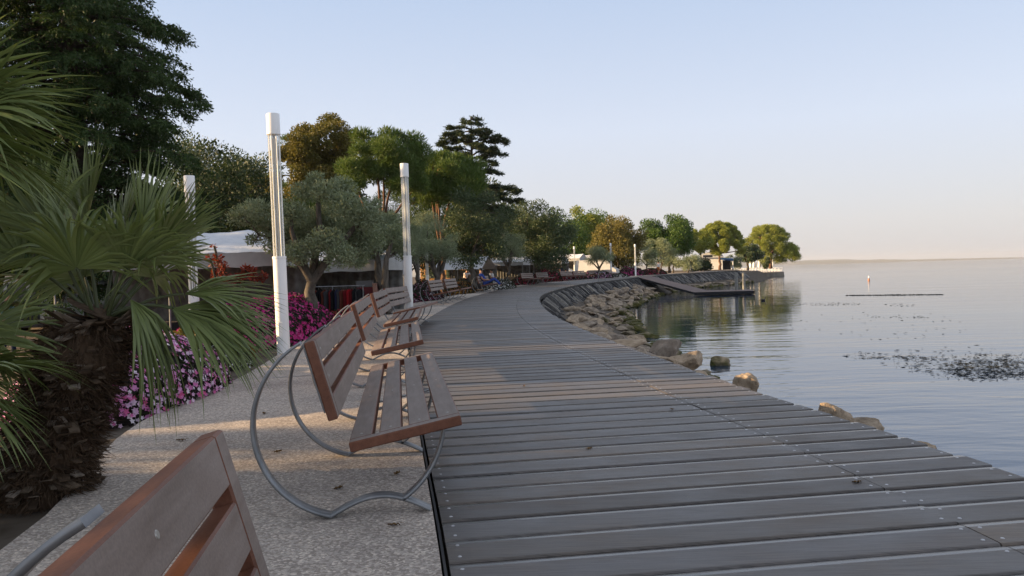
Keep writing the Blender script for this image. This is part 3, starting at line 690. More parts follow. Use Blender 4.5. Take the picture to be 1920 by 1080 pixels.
px_tree('umbrella_pine', 832, 560, 55, -.5, 838, 358, (2.9, 2.5, 2.6), 46, .8, 32000, (.30, .055), L_pine, BK_pine, 24, 'bright-topped pine in front of the cedar', 3.2, -.5, 5, .9, 1.0, .7, .7, rad=.2, cshell=.4)
px_tree('umbrella_pine', 770, 560, 60, -.5, 770, 372, (2.4, 2.4, 3.4), 30, .9, 15000, (.3, .04), L_pine, BK_pine, 27, 'dark pine filling the gap behind the second lamp', 3.5, -.9, 4, .8, 1.0, .7, .75, rad=.2)
px_tree('yellowing_tree', 598, 560, 62, -.6, 597, 318, (3.6, 3.2, 4.3), 95, .85, 60000, (.19, .11), L_gold, BK_dark, 25, 'tall yellow-brown tree standing behind the nearest lamp', 4.0, -.9, rad=.3, flat=.7, grow=.4)
px_tree('yellowing_tree', 500, 560, 56, -.6, 492, 352, (1.0, 1.0, 1.4), 12, .5, 5000, (.17, .09), L_ochre, BK_dark, 26, 'small golden tree left of the nearest lamp, lit by the low sun', 4.0, -.9, rad=.12)
px_tree('green_tree', 560, 560, 58, -.6, 560, 420, (3.2, 2.0, 2.6), 26, 1.0, 12000, (.2, .09), L_green, BK_dark, 28, 'green bushy tree low behind the large olive', 1.5, -.9, rad=.15)

# cedars: flat plates of foliage on level limbs
def cedar(base, H, spec, n, seed, label, leaf=(.27, .085), rad=.3, lm=None):
    r = np.random.RandomState(seed); root = empty('cedar', base, 0, label, 'tree'); mb = MB()
    mb.tube([(0, 0, -.3), (0.05, 0, H * .35), (-.05, 0, H * .7), (0, 0, H * .965)], [rad, rad * .8, rad * .45, .04], 10)
    C = []; D = []
    for z, ang, L, drop in spec:
        a = ang; d = Vector((math.cos(a), math.sin(a), 0)); s0 = Vector((0, 0, z - .12 * L))
        tip = Vector((0, 0, z - drop)) + d * L; mid = (s0 + tip) / 2 + Vector((0, 0, .16 * L)); pts = []
        for k_ in range(8): t = k_ / 7; pts.append(s0 * (1 - t) ** 2 + mid * 2 * t * (1 - t) + tip * t * t)
        mb.tube(pts, [max(.02, rad * .33 * (1 - t / 7.5)) for t in range(8)], 6)
        P0 = np.array([[*p] for p in pts]); m_ = max(30, int(n * L / sum(q[2] for q in spec))); nsp = max(5, int(L * 4)); per = max(6, m_ // nsp)
        for t in r.rand(nsp) ** .65 * .82 + .18:
            i = min(6, int(t * 7)); f = t * 7 - i; p = P0[i] * (1 - f) + P0[i + 1] * f; yaw = a + (1 if r.rand() < .5 else -1) * r.uniform(.2, 1.2); sl = (.26 * L * (1.2 - t) + .25) * r.uniform(.6, 1.3)
            sdv = np.array([math.cos(yaw), math.sin(yaw), r.uniform(-.12, .22)]); u_ = r.rand(per, 1)
            C.append(p + np.array([0, 0, r.normal() * .12]) + sdv * sl * u_ - np.array([0, 0, 1]) * (u_ ** 2) * sl * .16 + r.normal(size=(per, 3)) * np.array([.13, .13, .055])); D.append(sdv * .6 + r.normal(size=(per, 3)) * np.array([.6, .6, .35]) + np.array([0, 0, .15]))
    mb.build('trunk', BK_dark, root); C = np.concatenate(C); D = np.concatenate(D); D /= np.linalg.norm(D, axis=1, keepdims=True)
    V, Fq = leaf_quads(C, D, leaf[0], leaf[1], r); np_mesh('crown', V, Fq, lm or L_cedar, root); return root
b = at(893, 560, 76); H = at(890, 210, 76).z + .6; r = np.random.RandomState(31); spec = []
zs = np.linspace(.97, .33, 62)
for i, f in enumerate(zs):
    z = H * f + r.normal() * .25; w = np.interp(f, [.33, .5, .62, .68, .76, .85, .93, 1.0], [3.6, 3.9, 4.7, 2.6, 3.2, 3.4, 2.3, 1.0]); a = i * 2.399 + r.rand()
    if .62 < f < .68 and i % 2: continue
    spec.append((z, a, w * r.uniform(.4, 1.1), .1 + .5 * r.rand()))
spec += [(H * .70, PI * .97, 5.3, -.25), (H * .53, .05, 4.6, .8), (H * .58, -.3, 4.2, .6), (H * .76, .1, 3.3, .1), (H * .84, -.2, 3.0, .05), (H * .84, PI, 3.0, .2), (H * .78, PI - .2, 3.2, .3), (H * .47, -.1, 4.2, .9), (H * .41, .1, 3.9, .6)]
cedar((b.x, 76, -.5), H, spec, 60000, 31, 'tall dark cedar with flat tiers of branches, highest against the sky in the middle')
b = at(572, 560, 70); H = at(572, 236, 70).z + .5; r = np.random.RandomState(33)
cedar((b.x - .8, 70, -.6), H, [(H * f, i * 2.4, (1.05 - f) * 4.6 + .5, .2 + (1 - f)) for i, f in enumerate(np.linspace(.98, .3, 34))], 12000, 33, 'spiky conifer showing at the left shoulder of the yellow-brown tree', (.35, .05), .2, L_pine)

# great dark conifer at the left: feathery drooping sprays
def conifer(base, spec, n, seed, label, rad=.5, H=18, leaf=(.34, .075), lm=None, name='conifer_tree'):
    r = np.random.RandomState(seed); root = empty(name, base, 0, label, 'tree'); mb = MB()
    mb.tube([(0, 0, -.4), (.1, 0, H * .3), (-.1, .1, H * .65), (0, 0, H)], [rad * 1.2, rad * .8, rad * .5, .05], 12)
    C = []; D = []
    for z, a, L, drop in spec:
        d = Vector((math.cos(a), math.sin(a), 0)); s0 = Vector((0, 0, z)); tip = s0 + d * L + Vector((0, 0, -drop)); mid = s0.lerp(tip, .5) + Vector((0, 0, .16 * L))
        pts = [s0 * (1 - t) ** 2 + mid * 2 * t * (1 - t) + tip * t * t for t in np.linspace(0, 1, 9)]
        mb.tube(pts, [max(.018, rad * .2 * (1 - k_ / 9)) for k_ in range(9)], 5)
        P0 = np.array([[*p] for p in pts]); m_ = int(n * L / sum(q[2] for q in spec))
        nsp = max(4, int(L * 4.2)); ts = r.rand(nsp) ** .7 * .85 + .15; per = max(6, m_ // nsp)
        for t in ts:   # side sprays
            i = min(7, int(t * 8)); f = t * 8 - i; p = P0[i] * (1 - f) + P0[i + 1] * f
            sg_ = 1 if r.rand() < .5 else -1; yaw = a + sg_ * r.uniform(.3, 1.25); sl = (.30 * L * (1.15 - t) + .45) * r.uniform(.7, 1.2)
            sdv = np.array([math.cos(yaw), math.sin(yaw), r.uniform(-.35, .15)]); u_ = r.rand(per, 1) ** .8
            q = p + sdv * sl * u_ + np.array([0, 0, -1]) * (u_ ** 2) * sl * .32 + r.normal(size=(per, 3)) * np.array([.10, .10, .07]) * (.6 + sl * .25)
            C.append(q); dd = sdv * .5 + r.normal(size=(per, 3)) * .5 + np.array([0, 0, -.45]); D.append(dd)
    mb.build('trunk', BK_dark, root); C = np.concatenate(C); D = np.concatenate(D); D /= np.linalg.norm(D, axis=1, keepdims=True)
    V, Fq = leaf_quads(C, D, leaf[0], leaf[1], r); np_mesh('crown', V, Fq, lm or L_cypr, root); return root
r = np.random.RandomState(41); Yc = 31; bx = at(150, 560, Yc).x; spec = []
for i in range(440):
    z = 1.6 + 19 * (i / 440) ** .95; a = i * 2.399 + r.normal() * .2
    w = np.interp(z, [2, 4, 5.5, 7.5, 9.5, 12.3, 16, 21], [4.6, 4.6, 4.7, 4.2, 4.7, 4.1, 3.4, .8]); spec.append((z + r.normal() * .3, a + r.normal() * .3, w * r.uniform(.55, 1.06), .08 * w + r.rand() * .8))
spec += [(6.3, -.35, 5.5, -.15), (6.2, -.1, 5.3, .1), (8.6, -.2, 5.0, .0), (9.3, -.5, 4.9, -.1), (9.0, .1, 4.7, .2), (8.0, -.3, 4.8, .4)]
conifer((bx, Yc, -.6), spec, 300000, 41, 'huge dark feathery conifer filling the upper left, cut by the top of the picture', .5, 22, (.17, .055))
r = np.random.RandomState(43); spec = []
for i in range(90):
    z = 1.5 + 15 * (i / 90); w = np.interp(z, [1.5, 5, 10, 16.5], [5, 5, 4, .8]); spec.append((z, i * 2.399, w * r.uniform(.75, 1.05), .15 * w))
conifer((at(-110, 560, 36).x, 36, -.6), spec, 60000, 43, 'dark conifer at the left margin, behind the palm fronds', .45, 17, (.28, .08))

# dark laurels and trees closing the view behind the stalls
bgt = [(420, 395, 46, 2.6, 3.6, L_hedge, 'dark leafy tree right of the tall lamp beside the conifer'), (350, 430, 42, 2.6, 2.6, L_hedge, 'low dark tree behind the lamp beside the conifer'), (470, 410, 52, 2.2, 3.2, L_hedge, 'dark tree under the small golden tree'), (385, 330, 74, 4.2, 3.0, L_oak, 'dull green treetop between the conifer and the golden tree'), (455, 345, 80, 4.0, 3.2, L_oak, 'dark rounded treetop left of the nearest lamp'),
       (530, 455, 50, 2.6, 2.4, L_hedge, 'dark shrub behind the white stall roofs'), (640, 440, 62, 3.6, 3.2, L_hedge, 'dark tree under the forked pine'), (700, 470, 66, 3.0, 2.6, L_gold, 'yellowish low tree seen under the forked pine limbs'), (760, 470, 70, 3.2, 2.4, L_hedge, 'dark shrub behind the second lamp'), (850, 450, 78, 4, 3.4, L_oak, 'dark tree under the cedar'), (920, 420, 84, 4, 4.6, L_oak, 'dark green mass right under the cedar'), (965, 445, 92, 4, 3.6, L_oak, 'dark tree filling between the two big oaks'), (1050, 452, 130, 5, 4.2, L_green, 'green tree between the broad oak and the yellow tree'),
       (1095, 435, 140, 3.1, 4.3, L_stone, 'yellow-green tree with a pointed top left of the yellow tree'), (1120, 450, 148, 5, 4.2, L_green, 'green tree directly behind the yellow tree'), (300, 470, 40, 3, 2.4, L_hedge, 'dark shrub low behind the white canopy'), (200, 470, 40, 3.5, 2.6, L_hedge, 'dark shrub behind the palm fronds'), (60, 470, 38, 3.5, 3, L_hedge, 'dark shrub at the left margin behind the white van')]
for i, (px, py, Y, rx, rz_, lm, lab) in enumerate(bgt):
    px_tree('background_tree', px, 540, Y, -.5 if px < 900 else .2, px, py, (rx, rx * .8, rz_), 26, rx * .38, 9000, (.13 + Y * .0018, .07 + Y * .001), lm, BK_dark, 60 + i, lab, 1.5, -.95, rad=.15, group='trees closing the view behind the stalls')
# far trees on the right
px_tree('ochre_tree', 1160, 515, 108, .38, 1158, 452, (3.3, 3.2, 3.7), 46, 1.0, 22000, (.28, .15), L_ochre, BK_dark, 81, 'golden-brown tree lit by the low sun, behind the far lamps', 1.8, -.9, rad=.25)
px_tree('dark_green_tree', 1255, 515, 128, .4, 1254, 446, (4.4, 4.0, 3.4), 44, 1.2, 22000, (.32, .17), L_green, BK_dark, 82, 'broad dark green tree with an uneven top, left of the two umbrella pines', 1.8, -.8, rad=.25)
px_tree('green_tree', 1315, 510, 150, .4, 1312, 455, (2.2, 2, 2.6), 16, .9, 7000, (.35, .16), L_stone, BK_dark, 83, 'yellow-green tree squeezed between the broad dark tree and the first umbrella pine', 3, -.9, rad=.15)
def stone_pine(px, Y, top, bot, half, seed, label, th, rad=.28, skew=0):
    b = at(px, 512, Y); b = (b.x, Y, gz(Y)); r = np.random.RandomState(seed); zt = at(px, top, Y).z - b[2]; zb = at(px, bot, Y).z - b[2]; W = half * Y / F_PX
    cl = []; k_ = 0
    while len(cl) < 74 and k_ < 5000:
        k_ += 1; a = r.rand() * 6.283; q = r.rand() ** .5; x = q * math.cos(a); y_ = q * math.sin(a)
        dome = math.sqrt(max(0, 1 - q * q)); lo_ = .26 * q; z = zb + (zt - zb) * (lo_ + (dome * .94 + .02 - lo_) * (1 if r.rand() < .72 else r.rand())) + skew * x
        s = W * r.uniform(.12, .19)
        if cl and min(np.linalg.norm(np.array([x * W, y_ * W, z]) - np.array(c[:3])) / (s + c[3]) for c in cl) < .52: continue
        cl.append((x * W * .93, y_ * W * .9, z, s, s, s * .8))
    return tree('umbrella_pine', b, cl, L_stone, BK_pine, label, 'tree', 46000, (.42, .11), seed, th, rad, .8, (0, 0), 7, .12, .9, .8, 0, .4, 'umbrella pines on the far point')
stone_pine(1350, 166, 419, 476, 46, 91, 'domed umbrella pine on one straight trunk, left of the pair on the point', 3.4)
stone_pine(1445, 194, 424, 499, 53, 92, 'wide umbrella pine on leaning trunks at the tip of the point, rightmost tree', 3.0, .42, -.9)
px_tree('dark_green_tree', 1402, 512, 180, .5, 1403, 478, (2.7, 2.4, 2.2), 18, .9, 8000, (.34, .18), L_oak, BK_dark, 93, 'dark tree on the terrace between the two umbrella pines', 1.8, -.8, rad=.28)
px_tree('dark_green_tree', 1434, 512, 187, .6, 1434, 492, (.8, .8, 1.9), 8, .5, 3500, (.3, .16), L_oak, BK_dark, 94, 'slim dark tree among the closed white parasols', 1.2, -.9, rad=.12)
px_tree('round_shrub', 1322, 515, 150, .5, 1316, 501, (2.2, 1.8, 1.1), 12, .7, 4500, (.28, .16), L_hedge, BK_dark, 95, 'low dark shrub left of the kiosk', .5, -.6, rad=.08)

# ------------------------------------------------------------------ fan palms
L_palm = leaf_mat('palm_frond', (.110, .150, .048), (.235, .285, .100), (.165, .205, .072), .22, 2.5, .38, .5)
M_husk = mat('palm_husk', (.1, .07, .05), .95, .1)
_g = N(M_husk, 'ShaderNodeNewGeometry'); _r = ramp_node(M_husk, [(0, (.050, .034, .023)), (.55, (.115, .082, .056)), (.85, (.20, .16, .12)), (1, (.34, .29, .24))]); lk(M_husk, _g.outputs['Random Per Island'], _r.inputs[0])
_n = noise(M_husk, 30, 3, objco(M_husk, (1, 1, .25))); _r2 = ramp_node(M_husk, [(.3, (.6, .6, .6)), (.7, (1.3, 1.3, 1.3))]); lk(M_husk, _n.outputs[0], _r2.inputs[0])
lk(M_husk, mixc(M_husk, 1.0, _r.outputs[0], _r2.outputs[0], 'MULTIPLY'), B(M_husk).inputs['Base Color'])
M_hair_fibre = vary('palm_fibre', (.045, .029, .018), (.125, .085, .056), 25, .95, .1, .8, .02, 4, (1, 1, .2))
M_petiole = mat('palm_petiole', (.07, .085, .035), .5)

def frond(root, origin, az, el, Lp, Lb, r, nseg=38, spread=112, droop=.25, sag=.25, roll=0.0):
    d0 = np.array([math.cos(az) * math.cos(el), math.sin(az) * math.cos(el), math.sin(el)])
    o = np.array(origin, float); g = np.array([0, 0, -1.0]); mb = MB()
    pts = [o + d0 * Lp * t + g * sag * Lp * t * t for t in np.linspace(0, 1, 7)]
    mb.tube(pts, [.014 - .0012 * k_ for k_ in range(7)], 6, 1)
    f = pts[-1] - pts[-2]; f /= np.linalg.norm(f); sd = np.cross(f, [0, 0, 1.0])
    if np.linalg.norm(sd) < .15: sd = np.array([math.sin(az), -math.cos(az), 0])
    sd /= np.linalg.norm(sd); nn = np.cross(sd, f)
    sd, nn = sd * math.cos(roll) + nn * math.sin(roll), nn * math.cos(roll) - sd * math.sin(roll)
    nseg = int(nseg); dphi = 2 * R_(spread) / nseg; tip = pts[-1]
    for i in range(nseg):
        ph = -R_(spread) + dphi * (i + .5); cph, sph = math.cos(ph), math.sin(ph)
        d = f * cph + sd * sph + nn * (.16 * abs(sph) + r.normal() * .03); d /= np.linalg.norm(d); s2 = np.cross(nn, d); s2 /= np.linalg.norm(s2)
        L = Lb * (.70 + .30 * math.cos(ph * .62)) * r.uniform(.9, 1.06); w0 = max(math.tan(dphi / 2) * .42 * L * 1.1, .0125); bend = droop * r.uniform(.5, 1.6) * (1.0 + .5 * abs(sph)); tw = r.normal() * .12
        vv = []
        for t, w in ((.02, .12), (.2, .5), (.42, 1.0), (.62, .86), (.80, .52), (.93, .22), (1.0, .03)):
            tb = max(0, t - .30) / .70
            p = tip + d * L * t + g * bend * L * tb ** 2 + s2 * tw * L * tb ** 2
            if bend > .75: p = p - d * L * .35 * tb ** 2 * min(1, bend - .55)
            ww = w0 * w; fold = nn * ww * .55
            vv += [p - s2 * ww, p - fold, p + s2 * ww]
        ff = []
        for q in range(6):
            a_ = 3 * q; ff += [(a_, a_ + 1, a_ + 4, a_ + 3), (a_ + 1, a_ + 2, a_ + 5, a_ + 4)]
        mb.add(vv, ff, 0, True)
    return mb.build('frond', [L_palm, M_petiole], root)

def palm(base, top, label, fronds, seed, r0_=.19, husks=520, autos=(14, -.5, 1.35), Lp=(.38, .55), Lb=(.46, .6)):
    r = np.random.RandomState(seed); root = empty('fan_palm', base, 0, label, 'palm', 'fan palms beside the path')
    bv = Vector((0, 0, 0)); tv = Vector(top) - Vector(base); mb = MB(); H_ = tv.length
    ptsT = [bv.lerp(tv, t) + Vector((-.05 * math.sin(PI * t), 0, 0)) for t in np.linspace(-.1, 1.03, 16)]
    mb.tube(ptsT, [r0_ * (.92 + .12 * math.sin(k_ * 1.7) + (.16 if 9 < k_ < 14 else 0)) for k_ in range(16)], 18); mb.build('trunk', M_hair_fibre, root)
    hk = MB()
    for i in range(husks):
        t = r.rand() ** .85; c = np.array(bv.lerp(tv, t)) + np.array([-.05 * math.sin(PI * t), 0, 0]); a = r.rand() * 2 * PI; dv = np.array([math.cos(a), math.sin(a), 0]); sv = np.array([-dv[1], dv[0], 0])
        rr = r0_ * (1 + .12 * math.sin(t * 20)) * r.uniform(.9, 1.05); L = r.uniform(.05, .12); w = r.uniform(.018, .038); dn = -.35 if r.rand() < .55 else .45
        p0 = c + dv * rr; tipd = dv * r.uniform(.55, 1.0) + np.array([0, 0, dn * r.uniform(.4, 1.3)]) + sv * r.normal() * .25; th = np.array([0, 0, .008])
        q = [p0 - sv * w, p0 + sv * w, p0 + tipd * L + sv * w * .8, p0 + tipd * L * r.uniform(.85, 1.05) - sv * w * .75]
        hk.add([*q, *[v - th - dv * .006 for v in q]], [(0, 1, 2, 3), (7, 6, 5, 4), (2, 1, 5, 6), (3, 2, 6, 7), (0, 3, 7, 4)])
    hk.build('leaf_stub', M_husk, root)
    hb = []; Dh = []
    for i in range(int(husks * 9)):
        t = r.rand(); c = np.array(bv.lerp(tv, t)) + np.array([-.05 * math.sin(PI * t), 0, 0]); a = r.rand() * 2 * PI; dv = np.array([math.cos(a), math.sin(a), 0])
        hb.append(c + dv * r0_ * r.uniform(.8, 1.1)); Dh.append(dv * .9 + r.normal(size=3) * .5 + np.array([0, 0, -.5]))
    Dh = np.array(Dh); Dh /= np.linalg.norm(Dh, axis=1, keepdims=True); V, Fq = leaf_quads(np.array(hb), Dh, .13, .006, r); np_mesh('fibre', V, Fq, M_hair_fibre, root)
    for (az, el, lp, lb, dr, sg_, ro, *sp_) in fronds: frond(root, tv + Vector((.06 * math.cos(R_(az)), .06 * math.sin(R_(az)), r.uniform(-.06, .05))), R_(az), R_(el), lp, lb, r, 38, sp_[0] if sp_ else 100, dr, sg_, R_(ro))
    n_, e0, e1 = autos
    for i in range(n_):
        az = i * 2.399 + r.normal() * .15; el = e0 + (e1 - e0) * (i / max(1, n_ - 1)) ** .9
        frond(root, tv + Vector((.06 * math.cos(az), .06 * math.sin(az), r.uniform(-.06, .04))), az, el, r.uniform(*Lp), r.uniform(*Lb), r, 34, 105, .25 if el > .4 else .5, .2, r.normal() * .3)
    return root
pA_b = (-2.86, 4.72, -.02); pA_t = (-2.50, 4.78, 1.05)
palm(pA_b, pA_t, 'fan palm with a shaggy brown trunk standing at the path edge, lower left', [
(-8, 27, .46, .64, .34, .36, -25, 46), (2, 22, .48, .60, .30, .36, -20, 42), (-26, 58, .40, .42, .95, .7, 0, 28), (12, 36, .52, .60, .18, .3, -15, 55), (24, 58, .48, .56, .12, .15, 20, 60),
    (60, 64, .55, .58, .05, .05, 60, 50), (130, 68, .60, .60, .05, .05, 70, 50), (100, 62, .55, .60, .06, .1, 50, 50), (170, 66, .62, .60, .06, .1, 60, 50), (190, 50, .55, .58, .15, .2, 40, 60), (40, 54, .55, .58, .08, .1, 40, 75),
    (-30, 62, .45, .54, .2, .2, 30, 60), (175, 36, .5, .55, .3, .3, 0, 60), (150, 42, .5, .55, .3, .3, 0, 65), (80, 45, .5, .55, .2, .2, 0, 65)], 3, .215, 700, (5, .95, 1.4))
palm((-3.22, 3.95, -.1), (-3.19, 3.95, 1.98), 'taller fan palm off the left edge, its yellow-tipped fronds reaching in at the upper left', [
    (0, 20, .35, .62, .2, .2, 10), (10, 34, .42, .66, .12, .1, 20), (-12, 14, .35, .56, .3, .3, -10), (25, 18, .38, .58, .25, .3, 0), (-5, 48, .4, .6, .1, .1, 40), (35, 28, .4, .6, .2, .2, 10), (40, 40, .38, .6, .2, .2, 10)], 7, .17, 200, (9, .5, 1.3))
palm((-3.22, 4.2, -.1), (-3.24, 4.2, .66), 'low young fan palm at the left edge, below the tall one', [(-8, 12, .26, .42, .4, .3, 0, 70), (-25, 35, .28, .44, .3, .3, 0, 60), (15, 45, .3, .44, .2, .2, 20, 70), (150, 30, .3, .45, .3, .3, 0)], 9, .12, 120, (6, .6, 1.3))

# ------------------------------------------------------------------ flower beds
def petal_mat(name, stops, rough=.55):
    mm = mat(name, stops[0][1], rough, .25); g = N(mm, 'ShaderNodeNewGeometry'); rr = ramp_node(mm, stops); rr.color_ramp.interpolation = 'LINEAR'; lk(mm, g.outputs['Random Per Island'], rr.inputs[0])
    lk(mm, rr.outputs[0], B(mm).inputs['Base Color']); tr = N(mm, 'ShaderNodeBsdfTranslucent'); lk(mm, rr.outputs[0], tr.inputs[0]); mx = N(mm, 'ShaderNodeMixShader'); mx.inputs[0].default_value = .25
    lk(mm, B(mm).outputs[0], mx.inputs[1]); lk(mm, tr.outputs[0], mx.inputs[2]); lk(mm, mx.outputs[0], mm.node_tree.nodes['Material Output'].inputs[0]); return mm
F_pink = petal_mat('pink_white_petal', [(0, (.62, .10, .26)), (.3, (.66, .20, .48)), (.6, (.72, .38, .64)), (.85, (.78, .60, .76)), (1, (.84, .80, .84))])
F_mag = petal_mat('magenta_petal', [(0, (.44, .018, .15)), (.6, (.60, .035, .26)), (1, (.68, .13, .38))])
F_red = petal_mat('crimson_petal', [(0, (.26, .008, .03)), (.6, (.42, .012, .06)), (1, (.50, .05, .14))])
F_mix = petal_mat('dark_red_white_petal', [(0, (.16, .01, .05)), (.5, (.26, .03, .10)), (.75, (.50, .35, .42)), (1, (.68, .62, .64))])
F_white = petal_mat('white_petal', [(0, (.55, .55, .52)), (1, (.80, .80, .78))])
F_rust = petal_mat('rust_leaf', [(0, (.16, .05, .012)), (.5, (.26, .10, .02)), (1, (.36, .20, .03))])
L_bed = leaf_mat('bedding_leaf', (.012, .020, .010), (.040, .055, .022), (.035, .018, .020), .15, 4)
L_coleus = leaf_mat('coleus_leaf', (.16, .075, .015), (.24, .16, .03), (.07, .09, .02), .25, 3)
def mound(c, rx, ry, h, nl, nf, fm, label, seed, fs=.024, ls=(.07, .04), lm=None, name='flower_bed', rz=0, cat='flower bed', lumps=5):
    r = np.random.RandomState(seed); root = empty(name, c, rz, label, cat, 'flower beds along the path')
    lp = [(r.uniform(-.7, .7) * rx, r.uniform(-.8, .8) * ry, r.uniform(.2, .4)) for _ in range(lumps)]
    def surf(n, inner=0.0):
        a = r.rand(n) * 2 * PI; q = np.sqrt(r.rand(n)); x = np.cos(a) * q * rx; y = np.sin(a) * q * ry
        z = h * (1 - q ** 2.6) ** .62
        for lx, ly, lw in lp: z = z + .16 * h * np.exp(-((x - lx) ** 2 + (y - ly) ** 2) / (lw * min(rx, ry)) ** 2) * (1 - q ** 4)
        # the steep flank: half the points run down the rim
        nx = x / rx ** 2; ny = y / ry ** 2; nz = np.full(n, .55) / h; Nn = np.stack([nx * q * 1.6, ny * q * 1.6, nz], 1); Nn /= np.linalg.norm(Nn, axis=1, keepdims=True)
        Pp = np.stack([x, y, z], 1); fl = r.rand(n) < .42; aa = a[fl]; zz = r.rand(fl.sum()); qq = (1 - zz ** 2.2 * .35)
        Pp[fl] = np.stack([np.cos(aa) * rx * qq, np.sin(aa) * ry * qq, zz * h * .62 + .02], 1); Nn[fl] = np.stack([np.cos(aa), np.sin(aa), np.full(fl.sum(), .35)], 1)
        return Pp, Nn / np.linalg.norm(Nn, axis=1, keepdims=True)
    mb = MB()   # solid inner body for density; shade between the leaves is its dark colour
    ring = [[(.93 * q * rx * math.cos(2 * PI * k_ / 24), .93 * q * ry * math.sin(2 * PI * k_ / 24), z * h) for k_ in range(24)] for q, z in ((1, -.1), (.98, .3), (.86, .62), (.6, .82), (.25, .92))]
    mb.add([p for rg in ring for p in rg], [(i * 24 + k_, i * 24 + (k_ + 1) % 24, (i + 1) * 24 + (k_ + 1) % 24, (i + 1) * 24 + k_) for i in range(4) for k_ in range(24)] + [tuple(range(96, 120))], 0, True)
    mb.build('shade_core', mat('bed_shade_dark', (.02, .016, .012), .95), root)
    Pp, Nn = surf(nl); D = Nn + unit(nl, r) * .9; D /= np.linalg.norm(D, axis=1, keepdims=True); V, Fq = leaf_quads(Pp - Nn * .02, D, ls[0], ls[1], r); np_mesh('foliage', V, Fq, lm or L_bed, root)
    if nf:
        Pp, Nn = surf(nf); Nn = Nn + unit(nf, r) * .45; Nn /= np.linalg.norm(Nn, axis=1, keepdims=True); Pp = Pp + Nn * .03 + r.normal(size=Pp.shape) * .008
        S = np.cross(Nn, unit(nf, r)); S /= np.linalg.norm(S, axis=1, keepdims=True); T_ = np.cross(Nn, S); R0 = fs * r.uniform(.75, 1.25, (nf, 1)); st = [Pp - Nn * R0 * .2]
        for k_ in range(10):
            a = 2 * PI * k_ / 10; q = 1.0 if k_ % 2 == 0 else .58; st.append(Pp + (S * math.cos(a) + T_ * math.sin(a)) * R0 * q + Nn * R0 * (.12 if k_ % 2 == 0 else 0))
        V = np.stack(st, 1).reshape(-1, 3); base_ = np.arange(nf)[:, None, None] * 11; tri = np.array([[0, 1 + k_, 1 + (k_ + 1) % 10] for k_ in range(10)])[None]; Fq = (base_ + tri).reshape(-1, 3)
        tag(np_mesh('blossom', V, Fq, fm, root), kind='stuff')
    return root
mound((-4.12, 8.45, -.05), .84, 1.95, .70, 4200, 3400, F_pink, 'dense mound of pink and white flowers beside the shaggy palm trunk', 1, .029, rz=R_(2))
mound((-4.35, 11.5, -.05), .5, .6, .34, 700, 260, F_white, 'small clump of white flowers at the foot of the nearest lamp', 2, .02)
mound((-4.95, 12.4, -.1), .75, 1.3, .55, 2200, 0, None, 'orange and yellow-green foliage plants behind the palm fronds', 3, lm=L_coleus, ls=(.10, .055), name='foliage_bed', cat='plant bed')
mound((-5.1, 10.2, -.15), .8, 1.0, .62, 1500, 0, None, 'brownish foliage plants just behind the pink and white mound', 13, lm=L_coleus, ls=(.10, .055), name='foliage_bed', cat='plant bed')
mound((-5.35, 17.0, -.05), 1.45, 3.5, .86, 6500, 5200, F_mag, 'large bed of bright magenta flowers around the large olive trunk', 4, .039, (.08, .05))
mound((-5.15, 27, -.1), .85, 4.5, .72, 3000, 2000, F_red, 'bed of crimson flowers behind the third and fourth benches', 5, .036, (.09, .06))
mound((-4.1, 36.2, -.05), .9, 3.2, .85, 3000, 1500, F_mix, 'mound of dark red and white flowers right of the second lamp', 6, .042, (.11, .07))
mound((-3.0, 45.5, .05), .9, 3.4, .75, 2600, 1500, F_rust, 'rust-orange planted mound between the benches and the person in blue', 7, .06, (.13, .08))
mound((-.75, 52.5, .1), .9, 4.2, .62, 2200, 1400, F_white, 'long bed of white flowers in front of the man in white', 8, .05, (.13, .08), rz=-.12)
mound((3.3, 75, .2), 1.5, 2.2, 1.1, 2200, 1300, F_red, 'round bush of dark red flowers beside the pale benches', 9, .06, (.16, .1))
mound((1.0, 64.5, .15), .9, 2.5, .7, 1200, 700, F_red, 'dark red flowers behind the two side by side benches', 10, .06, (.15, .1), rz=-.3)
mound((6.3, 82, .25), 1.2, 3.2, .7, 1500, 1000, F_red, 'low bed of red flowers in front of the pale benches', 11, .07, (.18, .11), rz=-.4)
mound((9.5, 88, .28), 1.5, 3.2, .8, 1500, 1000, F_pink, 'pink flower bed left of the lamp at the yellow tree', 12, .07, (.18, .11), rz=-.45)
mound((12.7, 93, .32), .9, 1.8, .35, 600, 500, F_white, 'low white flowers between the two far lamps', 14, .07, (.18, .11), rz=-.45)
mound((15.6, 103, .33), 1.6, 3.2, 1.0, 1500, 1100, F_mag, 'magenta flower mound at the sunlit far lamp', 15, .08, (.2, .12), rz=-.45)
mound((19.6, 110, .38), 1.5, 5, .75, 1500, 1100, F_red, 'red flower bed beside the walking man', 16, .08, (.2, .12), rz=-.45)

# red-leaved climber by the stall
def shrub(c, R, n, lm, label, seed, leaf=(.09, .05), name='shrub', h0=.3, rad=.03):
    r = np.random.RandomState(seed); cl = ellip_clumps((0, 0, h0 + R[2]), R, 12, min(R) * .45, r, -.9, .5)
    return tree(name, c, cl, lm, BK_dark, label, 'shrub', n, leaf, seed, h0, rad, .8, (0, 0), 3, .02, .3, .7)
L_redleaf = leaf_mat('red_leaf', (.15, .02, .012), (.30, .06, .03), (.12, .025, .02), .3, 3)
q = at(455, 487, 15); shrub((q.x, 15, -.6), (.40, .3, .16), 520, L_redleaf, 'low spread of red leaves against the stall front, left of the nearest lamp', 5, (.08, .04), h0=1.75)
q = at(405, 455, 13.5); shrub((q.x, 13.5, -.6), (.14, .14, .38), 260, L_redleaf, 'slender red-leaved stem rising above the palm fronds', 6, (.07, .04), h0=1.75, rad=.012)

